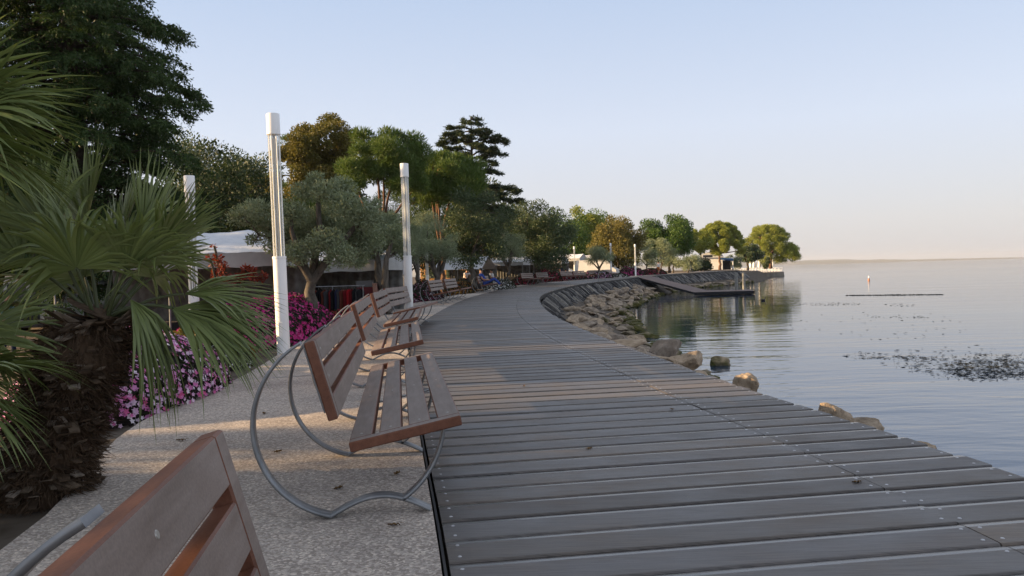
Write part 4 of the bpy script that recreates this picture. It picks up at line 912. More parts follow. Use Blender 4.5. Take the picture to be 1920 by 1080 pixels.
# ------------------------------------------------------------------ market stalls
def stall(c, W, D, h, rz, label, ridge=.7, flap=True, walls=True, name='market_stall'):
    root = empty(name, c, rz, label, 'market stall', 'market stalls behind the promenade'); r = random.Random(int(c[1] * 10))
    b = MB(); nx, ny = 22, 12
    vv = []
    for i in range(nx + 1):
        for j in range(ny + 1):
            x = -W / 2 + W * i / nx; v = j / ny; y = -D / 2 + D * v
            z = h + ridge * (1 - abs(2 * v - 1)) ** .9 - .06 * math.sin(PI * (i % 5.5) / 5.5) * (1 - abs(2 * v - 1)) + .012 * math.sin(i * 2.1 + j * 1.7) + r.uniform(-.008, .008)
            vv.append((x, y, z))
    b.add(vv, [(i * (ny + 1) + j, (i + 1) * (ny + 1) + j, (i + 1) * (ny + 1) + j + 1, i * (ny + 1) + j + 1) for i in range(nx) for j in range(ny)], 0, True)
    b.build('canopy', M_canvas, root)
    if flap:
        b = MB()
        for yy_ in (-D / 2 - .005, D / 2 + .005):
            n_ = 40; top = [(-W / 2 + W * i / n_, yy_ + .012 * math.sin(i * 1.3), h + .0) for i in range(n_ + 1)]; bot = [(p[0], p[1] - .02 * math.sin(i * 1.1), h - .34 - .015 * math.sin(i * .8)) for i, p in enumerate(top)]
            b.add(top + bot, [(i, i + 1, n_ + 2 + i, n_ + 1 + i) for i in range(n_)], 0, True)
        for xx in (-W / 2 - .005, W / 2 + .005): b.add([(xx, -D / 2, h), (xx, D / 2, h), (xx, 0, h + ridge), (xx, -D / 2, h - .32), (xx, D / 2, h - .32)], [(0, 1, 2), (0, 3, 4, 1)])
        b.build('valance', M_valance, root)
    for x in (-W / 2 + .06, 0, W / 2 - .06):
        for y in (-D / 2 + .06, D / 2 - .06):
            b = MB(); b.tube([(x, y, 0), (x, y, h)], .022, 6); b.build('post', M_steel, root)
    if walls:
        b = MB(); n_ = 60; top = [(-W / 2 + W * i / n_, D / 2 - .12 + .035 * math.sin(i * 1.9), h - .05) for i in range(n_ + 1)]; bot = [(p[0], p[1] + .01, .05) for p in top]
        b.add(top + bot, [(i, i + 1, n_ + 2 + i, n_ + 1 + i) for i in range(n_)], 0, True); b.build('back_curtain', vary('stall_curtain', (.09, .09, .085), (.20, .20, .19), 4, .9, .1), root)
        for x in (-W * .28, W * .28): b = MB(); b.box((x, .3, .42), (W * .36, D * .4, .84), None, 0, .02); b.build('counter', mat('counter_cloth', (.05, .048, .05), .9), root)
    return root
stall((-8.0, 19.8, -.62), 5.2, 3.4, 2.5, R_(4), 'nearest market stall with a wrinkled white canopy behind the palm fronds', .62)
stall((-6.4, 25.8, -.6), 5.2, 3.2, 2.35, R_(-2), 'market stall with clothes rails behind the large olive', .4)
stall((-7.9, 32.0, -.55), 4.8, 3.2, 2.5, R_(-4), 'market stall behind the split olive trunk', .4)
stall((-9.8, 40, -.5), 5, 3.2, 2.6, R_(-4), 'market stall seen between the olive trunks, farther back', .4)
stall((-3.9, 67, -.1), 4.2, 4.5, 1.7, R_(-14), 'stall with a low sloping white canopy left of the man in white', 1.1, False)
stall((-1.0, 74, 0), 5, 3, 2.2, R_(-14), 'pale stall roof behind the man in white', .5)
stall((3.0, 90, .1), 6.5, 3, 2.3, R_(-20), 'pale stall under the broad rounded oak', .5)
stall((6.6, 103, .2), 6, 3, 2.6, R_(-25), 'white-roofed stall behind the far grey lamp, left one', .6)
stall((10.6, 106, .2), 5, 3, 2.5, R_(-25), 'white-roofed stall behind the small warm-lit olive', .6)

# clothes on the rails: each garment a thing
rail_y = 23.3; x0, x1 = -6.25, -4.45
b = MB()
rt = empty('clothes_rail', (0, 0, 0), 0, 'long metal clothes rail under the stall behind the large olive', 'clothes rail')
b.tube([(x0 - .1, rail_y, .98), (x1 + .1, rail_y, .98)], .016, 8); b.build('rail_bar', M_steel, rt)
for x in (x0 - .05, -5.3, x1 + .05):
    b = MB(); b.tube([(x, rail_y, -.6), (x, rail_y, .98)], .015, 6); b.build('upright', M_steel, rt)
def garment(loc, colname, col, wdt, ln, seed, rz):
    key = 'cloth_' + colname; mm = bpy.data.materials.get(key) or vary(key, tuple(c * .8 for c in col), col, 6, .9, .1)
    r = random.Random(seed); b = MB(); n_ = 9
    prof = [(.0, .03), (.03, .06), (.07, .5), (.14, .92), (.35, .8), (.7, .88), (1, 1)]
    fr = []; bk = []
    for t, w in prof:
        for i in range(n_ + 1):
            u = -1 + 2 * i / n_; e = .018 * math.sin(u * 7 + seed) * t + .035 * (1 - u * u) ** .5 * (.3 + .7 * min(1, t * 4))
            fr.append((u * wdt * w, -e, -t * ln)); bk.append((u * wdt * w, e + .004, -t * ln))
    k_ = n_ + 1; F1 = [(a * k_ + i, a * k_ + i + 1, (a + 1) * k_ + i + 1, (a + 1) * k_ + i) for a in range(len(prof) - 1) for i in range(n_)]
    b.add(fr, F1, 0, True); b.add(bk, [f[::-1] for f in F1], 0, True)
    b.tube([(0, 0, .0), (0, 0, .04), (.015, 0, .06), (.0, 0, .075)], .004, 5, 1)
    o = b.build('garment', [mm, M_steel]); o.location = loc; o.rotation_euler = (0, 0, rz)
    return tag(o, f'{colname.replace("_", " ")} garment hanging on the rail behind the large olive', 'garment', 'garments on the clothes rail')
gc = [('dark_red', (.12, .012, .015)), ('black', (.012, .012, .014)), ('pale_grey', (.36, .36, .36)), ('rust_brown', (.10, .03, .02)), ('dark_grey', (.045, .045, .05)), ('bright_red', (.28, .015, .02)), ('navy', (.02, .025, .06))]
r = random.Random(8); xg = x0; i = 0
while xg < x1:
    c = gc[[1, 0, 2, 0, 0, 3, 1, 1, 3, 4, 0, 1, 6, 4, 3, 0, 5, 0, 1, 4, 1, 0, 5, 1][i % 24]]
    garment((xg, rail_y, .905), *c, r.uniform(.13, .18), r.uniform(.62, .82), i, R_(60 + r.uniform(-14, 14))); xg += r.uniform(.07, .105); i += 1
for i, (px, py, Y, c) in enumerate(((722, 488, 29.4, ('blue', (.03, .06, .22))), (730, 489, 29.4, ('white_and_blue', (.35, .38, .5))), (752, 487, 29.4, ('light_blue', (.22, .28, .45))), (757, 489, 29.4, ('white', (.5, .5, .5))))):
    o = garment(at(px, py, Y), *c, .17, .5, i + 50, .2); o['label'] = f'{c[0].replace("_", " ")} shirt hung from the stall edge beside the second lamp'; o['group'] = 'shirts hung from the stall edge'
# stacked boxes by the rail
for i, (px, py, Y, w, h, col, lab) in enumerate(((690, 560, 24.0, .62, .26, (.09, .012, .015), 'lowest dark red cloth-covered crate of the pile beside the split olive'), (690, 546, 24.0, .62, .22, (.10, .014, .018), 'second dark red crate of the pile beside the split olive'), (684, 533, 24.0, .5, .2, (.10, .10, .10), 'grey crate topmost on the dark red pile'), (704, 552, 23.6, .11, .42, (.22, .12, .09), 'upright salmon-coloured box before the red crates'))):
    o = empty('crate', at(px, py + 6, Y), .1, lab, 'crate'); b = MB(); b.box((0, 0, h / 2), (w, .4, h - .02), None, 0, .012); b.build('box_body', mat('crate_%d' % i, col, .8), o); b = MB(); b.box((0, 0, h - .008), (w + .02, .42, .02), None, 0, .006); b.build('lid', mat('cratelid_%d' % i, tuple(min(1, c * 1.3) for c in col), .8), o)

# ------------------------------------------------------------------ vans
def van(loc, rz, label, col=None, L=5.2, open_door=False, panel=False):
    root = empty('parked_van', loc, rz, label, 'van', 'vans parked behind the stalls'); body = MB()
    prof = [(-L / 2, .35), (-L / 2, 2.05), (-L / 2 + .12, 2.25), (L * .20, 2.28), (L * .29, 2.18), (L * .40, 1.28), (L * .495, 1.02), (L / 2, .75), (L / 2, .35)]
    n_ = len(prof); W = .98
    sec = [(-1, 1.0)]; vv = []
    for s_, ins in ((-1, 0), (-1, 1), (1, 1), (1, 0)):
        for x, z in prof:
            inset = .06 if ins == 0 else 0
            vv.append((x * (1 - .0), s_ * W * (1 - (.10 if z > 1.3 else 0) * 1) - 0, z) if ins else (x * .985, s_ * (W * (1 - (.10 if z > 1.3 else 0)) - .04) - 0, z * .985 + .01))
    k_ = n_; body.add(vv[k_:3 * k_], [(i, (i + 1) % k_, k_ + (i + 1) % k_, k_ + i) for i in range(k_)] + [tuple(range(k_))[::-1], tuple(range(k_, 2 * k_))], 0)
    body.build('body', col or M_vanwhite, root)
    def glass(pts, nm='window'): b = MB(); b.add(pts, [tuple(range(len(pts)))]); b.build(nm, M_glassdark, root)
    for s_ in (-1, 1):
        glass([(L * .05, s_ * W * .904, 1.42), (L * .285, s_ * W * .904, 1.42), (L * .25, s_ * W * .904, 2.02), (L * .05, s_ * W * .904, 2.02)][::s_])
        glass([(-L * .16, s_ * W * .904, 1.42), (L * .02, s_ * W * .904, 1.42), (L * .02, s_ * W * .904, 2.02), (-L * .16, s_ * W * .904, 2.02)][::s_])
        glass([(-L * .44, s_ * W * .904, 1.42), (-L * .2, s_ * W * .904, 1.42), (-L * .2, s_ * W * .904, 2.02), (-L * .44, s_ * W * .904, 2.02)][::s_])
        glass([(-L / 2 - .004, s_ * .08, 1.45), (-L / 2 - .004, s_ * .78, 1.45), (-L / 2 - .004, s_ * .76, 1.98), (-L / 2 - .004, s_ * .08, 1.98)][::-s_])
        b = MB(); b.box((-L / 2 - .01, s_ * .88, 1.05), (.03, .12, .35), None, 0, .008); b.build('tail_light', mat('tail_light', (.25, .01, .01), .3), root)
        b = MB(); b.box((L / 2 - .06, s_ * .72, .86), (.16, .3, .18), Matrix.Identity(4), 0, .02); b.build('headlight', M_steel, root)
        for x in (-L * .31, L * .33):
            b = MB(); b.tube([(x, s_ * .80, .34), (x, s_ * 1.0, .34)], .34, 20); w_ = b.build('wheel', M_rubber, root); b = MB(); b.tube([(x, s_ * .99, .34), (x, s_ * 1.012, .34)], .2, 14); b.build('hub_cap', M_steel, w_)
    glass([(L * .297, -.78, 2.14), (L * .297, .78, 2.14), (L * .397, .84, 1.32), (L * .397, -.84, 1.32)][::-1], 'windscreen')
    for x in (-L / 2 - .05, L / 2 + .03): b = MB(); b.box((x, 0, .45), (.1, 1.8, .2), None, 0, .02); b.build('bumper', mat('grey_bumper', (.06, .06, .065), .6), root)
    if panel:
        b = MB(); b.box((-L / 2 - .015, .18, 1.05), (.03, 1.1, .85), None, 0, .01); b.build('rear_panel', mat('dark_blue_panel', (.025, .032, .05), .5), root)
    return root
van((-17.6, 31.2, -.62), R_(92), 'white van seen from behind through the palm fronds, a dark panel on its tail', None, 5.2, False, True)
van((-8.7, 27.5, -.6), R_(-25), 'pale van beside the nearest stall, windscreen towards the nearest lamp', vary('beige_van_paint', (.30, .29, .26), (.36, .34, .31), 2, .4, .4))
van((10.9, 100, .25), R_(-20), 'white van parked left of the yellow tree, square side windows facing the lake')
van((5.0, 98, .2), R_(-15), 'white van half hidden behind the far grey lamp')
van((16.0, 112, .3), R_(70), 'pale van behind the far sunlit lamp')

# ------------------------------------------------------------------ people
def skin(name, V, E_, Rad, m_, parent, sub=2):
    me = bpy.data.meshes.new(name); me.from_pydata([tuple(v) for v in V], E_, []); me.update(); o = link(name, me, m_, parent)
    md = o.modifiers.new('skin', 'SKIN'); md.use_smooth_shade = True
    if not me.skin_vertices: return o
    for i, sv in enumerate(me.skin_vertices[0].data): sv.radius = (Rad[i], Rad[i] * .85)
    me.skin_vertices[0].data[0].use_root = True
    o.modifiers.new('sub', 'SUBSURF').levels = sub; o.modifiers['sub'].render_levels = sub
    return o
def person(loc, rz, pose, shirt, trousers, label, hair=True, sc=1.0, bare_legs=False):
    """local x = forward; pose: 'stand', 'walk', 'sit', 'recline', 'bend'"""
    root = empty('person', loc, rz, label, 'person'); root.scale = (sc, sc, sc)
    if pose in ('stand', 'walk', 'bend'):
        pel = (0, 0, .95); che = (.02, 0, 1.28); nec = (.03, 0, 1.50); hd = (.05, 0, 1.62); tp = (.05, 0, 1.74)
        a = .28 if pose == 'walk' else .06
        kn = [(a * .6, .10, .52), (-a * .2, -.10, .50)]; an = [(a * .9, .10, .08), (-a * 1.3, -.10, .13)]; toe = [(a * .9 + .16, .11, .03), (-a * 1.3 + .14, -.11, .03)]
        el = [(-.10, .27, 1.14), (.06, -.27, 1.14)]; ha = [(.10, .27, .90), (.24, -.26, .98)]
        if pose == 'bend': che = (.22, 0, 1.22); nec = (.36, 0, 1.38); hd = (.45, 0, 1.46); tp = (.50, 0, 1.57); el = [(.40, .22, 1.1), (.42, -.22, 1.12)]; ha = [(.55, .2, .95), (.58, -.2, .98)]
    else:
        pel = (0, 0, .12); back = -.10 if pose == 'sit' else -.22
        che = (back, 0, .42); nec = (back * 1.35, 0, .62); hd = (back * 1.2, 0, .74); tp = (back * 1.2, 0, .86)
        kn = [(.44, .12, .16), (.45, -.12, .16)]; an = [(.52, .12, -.34), (.55, -.12, -.34)]; toe = [(.68, .13, -.38), (.71, -.13, -.38)]
        if pose == 'recline': kn = [(.42, .12, .34), (.46, -.10, .30)]; an = [(.76, .12, .02), (.84, -.10, -.06)]; toe = [(.86, .12, .10), (.95, -.1, .0)]
        el = [(back + .06, .27, .30), (back + .08, -.27, .30)]; ha = [(.20, .16, .22), (.22, -.14, .24)]
    sh = [(nec[0] * .8 + che[0] * .2, s_ * .19, nec[2] - .06) for s_ in (1, -1)]; hip = [(pel[0] + .0, s_ * .10, pel[2] - .04) for s_ in (1, -1)]
    V = [pel, che, nec, hd, tp] + sh + el + ha + hip + kn + an + toe
    E_ = [(0, 1), (1, 2), (2, 3), (3, 4), (2, 5), (2, 6), (5, 7), (6, 8), (7, 9), (8, 10), (0, 11), (0, 12), (11, 13), (12, 14), (13, 15), (14, 16), (15, 17), (16, 18)]
    Rr = [.135, .15, .055, .095, .07, .06, .06, .043, .043, .036, .036, .09, .09, .06, .06, .042, .042, .035, .035]
    # hands: five short fingers from each palm
    for w in (9, 10):
        hx = Vector(V[w]); dv = (hx - Vector(V[w - 2])).normalized(); sv = Vector((0, 1, 0)) if abs(dv.y) < .7 else Vector((1, 0, 0))
        for q in range(5):
            o_ = (q - 2) * .017; Lf = (.055, .075, .082, .076, .06)[q]; V.append(tuple(hx + dv * Lf + sv * (o_ * (1.6 if q == 0 else 1)))); E_.append((w, len(V) - 1)); Rr.append(.009)
    skin('body', V, E_, Rr, M_skin, root)
    mid = tuple((Vector(sh[i]) * .4 + Vector(el[i]) * .6) for i in (0, 1))
    skin('shirt', [tuple(Vector(pel) + (Vector(che) - Vector(pel)) * .05), che, tuple(Vector(nec) - Vector((0, 0, .06))), *sh, *mid], [(0, 1), (1, 2), (2, 3), (2, 4), (3, 5), (4, 6)], [.16, .175, .085, .078, .078, .062, .062], shirt, root)
    legs = [0.45, .98][0 if bare_legs else 1]; ke = []
    for i in (0, 1):
        k1 = Vector(kn[i]); a1 = Vector(an[i]); ke.append(k1 if bare_legs else k1.lerp(a1, .93))
    Vt = [pel, *hip, *[tuple(Vector(hip[i]).lerp(Vector(kn[i]), .85 if bare_legs else 1)) for i in (0, 1)]]; Et = [(0, 1), (0, 2), (1, 3), (2, 4)]; Rt = [.15, .105, .105, .082, .082]
    if not bare_legs: Vt += [tuple(k_) for k_ in ke]; Et += [(3, 5), (4, 6)]; Rt += [.06, .06]
    skin('trousers', Vt, Et, Rt, trousers, root)
    for i in (0, 1): skin('shoe', [an[i], toe[i]], [(0, 1)], [.052, .045], M_black, root, 1)
    if hair:
        b = MB(); hc = Vector(hd) + Vector((-.012, 0, .03)); vv = []; n_ = 12
        for k_ in range(5):
            th = k_ / 4 * R_(105)
            for q in range(n_): a_ = 2 * PI * q / n_; vv.append(hc + Vector((.108 * math.sin(th) * math.cos(a_), .098 * math.sin(th) * math.sin(a_), .112 * math.cos(th) + .03)))
        b.add(vv, [(k_ * n_ + q, k_ * n_ + (q + 1) % n_, (k_ + 1) * n_ + (q + 1) % n_, (k_ + 1) * n_ + q) for k_ in range(4) for q in range(n_)], 0, True); b.build('hair', M_hair, root)
    for s_ in (1, -1):
        b = MB(); b.disc((0, 0, 0), .012, .004, 8); e_ = b.build('eye', M_black, root); e_.location = (hd[0] + .088, s_ * .034, hd[2] + .03); e_.rotation_euler = (0, PI / 2, 0)
    b = MB(); b.add([(hd[0] + .085, -.014, hd[2] + .0), (hd[0] + .085, .014, hd[2] + .0), (hd[0] + .082, 0, hd[2] + .045), (hd[0] + .115, 0, hd[2] + .0)], [(0, 1, 3), (1, 2, 3), (2, 0, 3)]); b.build('nose', M_skin, root)
    return root
C_ = lambda n, c: vary('fabric_' + n, tuple(x * .85 for x in c), c, 8, .85, .1)
c_white = C_('white', (.62, .62, .62)); c_blue = C_('blue', (.03, .06, .24)); c_dark = C_('dark', (.02, .02, .024)); c_navy = C_('navy', (.02, .03, .06)); c_orange = C_('orange', (.45, .14, .03)); c_teal = C_('teal', (.04, .16, .22))
bx_, by_ = -1.75, 43.6; ca, sa = math.cos(R_(-8)), math.sin(R_(-8))
person((bx_ + .16 * ca - 1.0 * sa, by_ + .16 * sa + 1.0 * ca, gz(44.6) + .43), R_(-8), 'recline', c_blue, c_blue, 'person in blue clothes leaning back on the bench by the white flowers, legs stretched out', True, 1.05)
q = gnd(930, 531, 0); person((-1.45, 61, .62), R_(-30), 'sit', c_white, c_navy, 'man in a white shirt sitting behind the white flower bed')
o = empty('stool', (-1.45, 61, .15), 0, 'plain low seat under the man in white', 'stool'); b = MB(); b.box((0, 0, .46), (.4, .4, .05), None, 0, .01); b.build('seat', M_black, o)
for sx in (-1, 1):
    for sy in (-1, 1): b = MB(); b.tube([(sx * .16, sy * .16, .0), (sx * .15, sy * .15, .44)], .015, 6); b.build('leg', M_black, o)
q = at(872, 535, 56); person((q.x, 56, -.05), R_(-60), 'bend', c_white, c_dark, 'woman in a white top with dark trousers bending beside the rust-orange mound')
for i, (px, Y, po, sh_, lab) in enumerate(((1028, 84, 'sit', c_dark, 'dark-clothed person left of the group by the stalls'), (1041, 85, 'stand', c_dark, 'dark-clothed person standing in the group by the stalls'), (1052, 83, 'stand', c_navy, 'person in navy before the white van side, arms low'), (1063, 86, 'sit', c_dark, 'dark-clothed person next to the far grey lamp'))):
    q = at(px, 520, Y); person((q.x, Y, gz(Y) + (.2 if po == 'sit' else -.15)), R_(-120 + 40 * i), po, sh_, c_dark, lab)
q = gnd(1235, 515); person((q.x, q.y, gz(q.y)), R_(60), 'walk', c_white, c_orange, 'man in a white shirt and orange shorts walking along the boardwalk', True, 1.0, True)
q = at(14, 600, 20); person((q.x, 20, -.62), R_(-20), 'stand', c_teal, c_navy, 'person in a teal top half hidden at the left edge behind the palm', True)

# ------------------------------------------------------------------ jetty
jz = ZW + .36
A1, A2 = gnd(1301, 548, jz, 0), gnd(1328, 541.5, jz, 0); Dp = gnd(1415, 545, jz, 0); Ep = gnd(1416, 541, jz, 0)
h1 = Vector((float(RX(88.5)) - .1, 88.5, gz(88.5))); h2 = Vector((float(RX(95)) + .0, 95, gz(95)))
A2 = Vector((A1.x + 2.6, A1.y + 5.2, jz)); Ep = Vector((Dp.x + 1.0, Dp.y + 4.6, jz))
jet = empty('jetty', (h1.x, h1.y, 0), 0, 'wooden ramp and low landing stage reaching from the boardwalk into the lake', 'jetty'); O_ = Vector((h1.x, h1.y, 0))
M_jet = vary('jetty_planks', (.13, .095, .085), (.20, .15, .135), 1.2, .75, .2, 0, 0, 5, (1, 6, 1))
def slab(pts, th, nm, mm):
    b = MB(); t_ = [Vector(p) - O_ for p in pts]; bt = [p - Vector((0, 0, th)) for p in t_]; b.add(t_ + bt, [(0, 1, 2, 3), (7, 6, 5, 4), (0, 4, 5, 1), (1, 5, 6, 2), (2, 6, 7, 3), (3, 7, 4, 0)], [0, 1, 1, 1, 1, 1]); return b.build(nm, [mm, M_dark], jet)
slab([h1, A1, A2, h2], .22, 'ramp', M_jet); slab([A1 + Vector((.02, 0, -.004)), Dp, Ep, A2 + Vector((.02, 0, -.004))], .30, 'landing_stage', M_jet)
for px, pyb, pyt in ((1381, 543.5, 511), (1395, 540.5, 511)):
    q = gnd(px, pyb, jz, 0); t_ = at(px - .4, pyt, q.y); b = MB(); b.tube([(q.x - O_.x, q.y - O_.y, ZW - 1), (q.x - O_.x, q.y - O_.y, t_.z - .05), (q.x - O_.x, q.y - O_.y, t_.z)], [.17, .17, .15], 12); b.build('mooring_post', vary('weathered_post', (.16, .16, .15), (.27, .27, .25), 6, .8, .2), jet)

# small hoop rail at the edge of the walk
b = MB()
for f in (0, 1):
    y_ = 62 + f * 5.0; x_ = float(RX(y_)) - .15; b.tube([(x_ - 4.2, 62 + 0 + f * 1.2 + 3, gz(62)), (x_ - 4.2, 65 + f * 1.2, gz(62) + .0)], .01, 5) if False else None
q = gnd(1122, 528.5)
b.tube([(q.x, q.y, gz(q.y)), (q.x, q.y, gz(q.y) + .72), (q.x + .04, q.y + .04, gz(q.y) + .8), (q.x + .62, q.y + .6, gz(q.y) + .8), (q.x + .66, q.y + .64, gz(q.y) + .72), (q.x + .66, q.y + .64, gz(q.y))], .03, 8)
tag(b.build('ladder_rail', M_steel), 'small steel hoop rail at the lakeside edge of the boardwalk', 'handrail')

# ------------------------------------------------------------------ terrace on the far point
TZ = at(1440, 510.5, 198).z
b = MB(); pl = [(55, 186), (70.0, 203), (72.0, 209), (64, 236), (38, 226), (44, 186)]
top = [(x, y, TZ) for x, y in pl]; bot = [(x * 1.004, y, ZW - .8) for x, y in pl]
b.add(top + bot, [tuple(range(6))] + [(i, i + 6, (i + 1) % 6 + 6, (i + 1) % 6) for i in range(6)], 0); b.build('terrace_ground', vary('terrace_stone', (.16, .135, .11), (.26, .23, .19), .8, .85, .2, .5, .1))
bpy.data.objects['terrace_ground']['kind'] = 'structure'
rl = empty('railing', (0, 0, 0), 0, 'white railing with posts round the lake terrace on the far point', 'railing')
line = [(50.2, 184), (54.9, 186.3), (69.7, 203.2), (71.6, 208.8), (63.8, 235)]; post0 = None; acc = []
for (xa, ya), (xb, yb) in zip(line[:-1], line[1:]):
    L = math.hypot(xb - xa, yb - ya); n_ = int(L / 1.5)
    for k_ in range(n_): acc.append((xa + (xb - xa) * k_ / n_, ya + (yb - ya) * k_ / n_))
for k_, (x, y) in enumerate(acc):
    if post0 is None: b = MB(); b.box((0, 0, .55), (.12, .12, 1.1), None, 0, .02); post0 = b.build('post', M_white, rl); o = post0
    else: o = post0.copy(); COL.objects.link(o)
    o.location = (x, y, TZ)
for z in (.25, .6, 1.05):
    b = MB(); b.tube([(x, y, TZ + z) for x, y in line], .035, 6, sm=False); b.build('rail', M_white, rl)
def parasol(px, Y, top, label, base=None):
    q = at(px, 506, Y); root = empty('parasol', (q.x, Y, TZ), 0, label, 'parasol', 'closed white parasols on the terrace'); H_ = at(px, top, Y).z - TZ
    b = MB(); b.tube([(0, 0, 0), (0, 0, H_)], .04, 8); b.build('pole', M_white, root)
    b = MB(); k_ = 16
    def sec(i): rr = [.26, .34, .30, .22, .12, .03][i]; return [(rr * (1 + .25 * (q_ % 2)) * math.cos(2 * PI * q_ / k_), rr * (1 + .25 * (q_ % 2)) * math.sin(2 * PI * q_ / k_)) for q_ in range(k_)]
    b.sweep([(0, 0, H_ * f) for f in (.36, .42, .55, .72, .88, .99)], sec); b.build('folded_canopy', M_white, root)
    b = MB(); b.disc((0, 0, 0), .35, .08, 12); b.build('base', M_steel, root)
for px, Y, tp, lab in ((1387, 188, 485, 'leftmost closed white parasol on the terrace, left of the dark tree'), (1408, 196, 484, 'closed white parasol just right of the dark terrace tree'), (1414, 203, 486, 'closed white parasol between the dark tree and the slim one'), (1424, 200, 484, 'closed white parasol left of the slim dark tree'), (1438, 202, 483, 'closed white parasol before the leaning pine trunks'), (1449, 206, 486, 'rightmost closed white parasol, right of the pine trunks')): parasol(px, Y, tp, lab)
kq = at(1334, 515, 170); kz = gz(150)
kr = empty('kiosk', (kq.x, 170, kz), R_(-12), 'white lakeside kiosk with an arched roof and a blue awning', 'kiosk')
b = MB(); b.box((0, 0, 1.3), (4.6, 4, 2.6), None, 0, .04); b.build('wall', M_white, kr)
b = MB(); n_ = 14; rv = [(2.5 * math.cos(PI * i / n_), 0, 2.6 + 1.25 * math.sin(PI * i / n_)) for i in range(n_ + 1)]
b.add([(x, -2.3, z) for x, _, z in rv] + [(x, 2.3, z) for x, _, z in rv], [(i, i + 1, n_ + 2 + i, n_ + 1 + i) for i in range(n_)] + [tuple(range(n_ + 1))[::-1], tuple(range(n_ + 1, 2 * n_ + 2))], 0, False); b.build('roof', M_canvas, kr)
b = MB(); b.box((-.8, -2.31, 2.95), (1.9, .03, .5), None, 0, .0); b.build('window', M_glassdark, kr)
b = MB(); b.add([(1.5, -2.0, 2.7), (4.4, -2.0, 2.35), (4.4, -3.3, 2.1), (1.5, -3.3, 2.45), (1.5, -2, 2.6), (4.4, -2, 2.25), (4.4, -3.3, 1.8), (1.5, -3.3, 2.15)], [(0, 1, 2, 3), (7, 6, 5, 4), (0, 4, 5, 1), (1, 5, 6, 2), (2, 6, 7, 3), (3, 7, 4, 0)]); b.build('awning', mat('blue_awning', (.03, .10, .26), .7), kr)
for x in (1.8, 4.3): b = MB(); b.box((x, -3.2, .95), (.18, .18, 1.9), None, 0, .02); b.build('post', M_white, kr)
b = MB(); b.box((2.9, -1.6, 1.0), (2.2, .1, 2.0), None, 0, .0); b.build('shade_panel', M_dark, kr)  # solid near-black panel; its colour stands for the shade inside the kiosk
# ochre house glimpsed between the trees
hq = at(880, 520, 92); hr = empty('house', (hq.x, 92, 0), R_(-10), 'ochre-walled house glimpsed between the dark oaks', 'house')
b = MB(); b.box((0, 0, 2.6), (10, 6, 5.2), None, 0, .03); b.build('wall', vary('ochre_render', (.42, .22, .08), (.52, .29, .12), 1, .9, .1), hr)
b = MB(); b.add([(-5.4, -3.4, 5.2), (5.4, -3.4, 5.2), (5.4, 3.4, 5.2), (-5.4, 3.4, 5.2), (-3, 0, 6.8), (3, 0, 6.8)], [(0, 1, 5, 4), (1, 2, 5), (2, 3, 4, 5), (3, 0, 4), (3, 2, 1, 0)]); b.build('roof', vary('roof_tile', (.20, .08, .045), (.30, .13, .07), 6, .9, .1), hr)
for x in (-3.5, -1.2, 1.2, 3.5):
    for z in (1.5, 3.9): b = MB(); b.box((x, -3.01, z), (.9, .06, 1.3), None, 0, 0); w_ = b.build('window', M_glassdark, hr); b = MB(); b.box((x - .62, -3.02, z), (.3, .05, 1.35), None, 0, .01); b.box((x + .62, -3.02, z), (.3, .05, 1.35), None, 0, .01); b.build('shutter', mat('shutter', (.06, .09, .05), .7), w_)

# ------------------------------------------------------------------ things on the lake
Pw = []; r = np.random.RandomState(17)
def patch(px, py, rx, ry, n):
    for _ in range(n):
        a = r.rand() * 6.283; q = r.rand() ** .5; p = gnd(px + rx * q * math.cos(a), py + ry * q * math.sin(a), ZW, 0); Pw.append((p.x, p.y, ZW + .008))
patch(1865, 692, 100, 18, 750); patch(1850, 688, 150, 26, 500); patch(1800, 672, 160, 26, 100); patch(1620, 667, 40, 7, 60); patch(1700, 671, 60, 4, 90); patch(1560, 570, 65, 3, 160); patch(1690, 572, 30, 3, 50); patch(1690, 595, 60, 2, 40); patch(1650, 610, 170, 28, 70)
Pw = np.array(Pw); D = unit(len(Pw), r); D[:, 2] = np.abs(D[:, 2]) * .10; D /= np.linalg.norm(D, axis=1, keepdims=True)
V, Fq = leaf_quads(Pw, D, .16, .015, r); tag(np_mesh('water_weed', V, Fq, mat('water_weed', (.022, .024, .018), .8)), kind='stuff')
c0 = gnd(1590, 554, ZW, 0); c1 = gnd(1765, 552.5, ZW, 0); Pw = []
for _ in range(420):
    t = r.rand(); w = (math.sin(PI * t) ** 1.2 * (1 if t > .5 else .5)) * .6; Pw.append((c0.x + (c1.x - c0.x) * t, c0.y + (c1.y - c0.y) * t + r.normal() * .8 * w * (.25 + abs(math.sin(t * 9.0) * math.sin(t * 23 + 1))), ZW + .01))
D = unit(len(Pw), r); D[:, 2] = np.abs(D[:, 2]) * .06; V, Fq = leaf_quads(np.array(Pw), D, .4, .07, r); tag(np_mesh('weed_mat', V, Fq, bpy.data.materials['water_weed']), kind='stuff')
q = gnd(1629, 526, ZW, 0); o = empty('buoy', (q.x, q.y, ZW), 0, 'small white and orange buoy floating far out on the lake', 'buoy')
b = MB(); b.tube([(0, 0, -.2), (0, 0, 0), (0, 0, .25), (0, 0, .35)], [.12, .17, .15, .06], 12); b.build('float', mat('buoy_orange', (.42, .20, .12), .5), o); b = MB(); b.tube([(0, 0, .4), (0, 0, .6), (0, 0, .75)], [.09, .09, .03], 10); b.build('top_mark', M_white, o)
q = gnd(1431, 564, ZW, 0); o = empty('water_bird', (q.x, q.y, ZW), R_(20), 'small dark water bird swimming off the landing stage', 'bird')
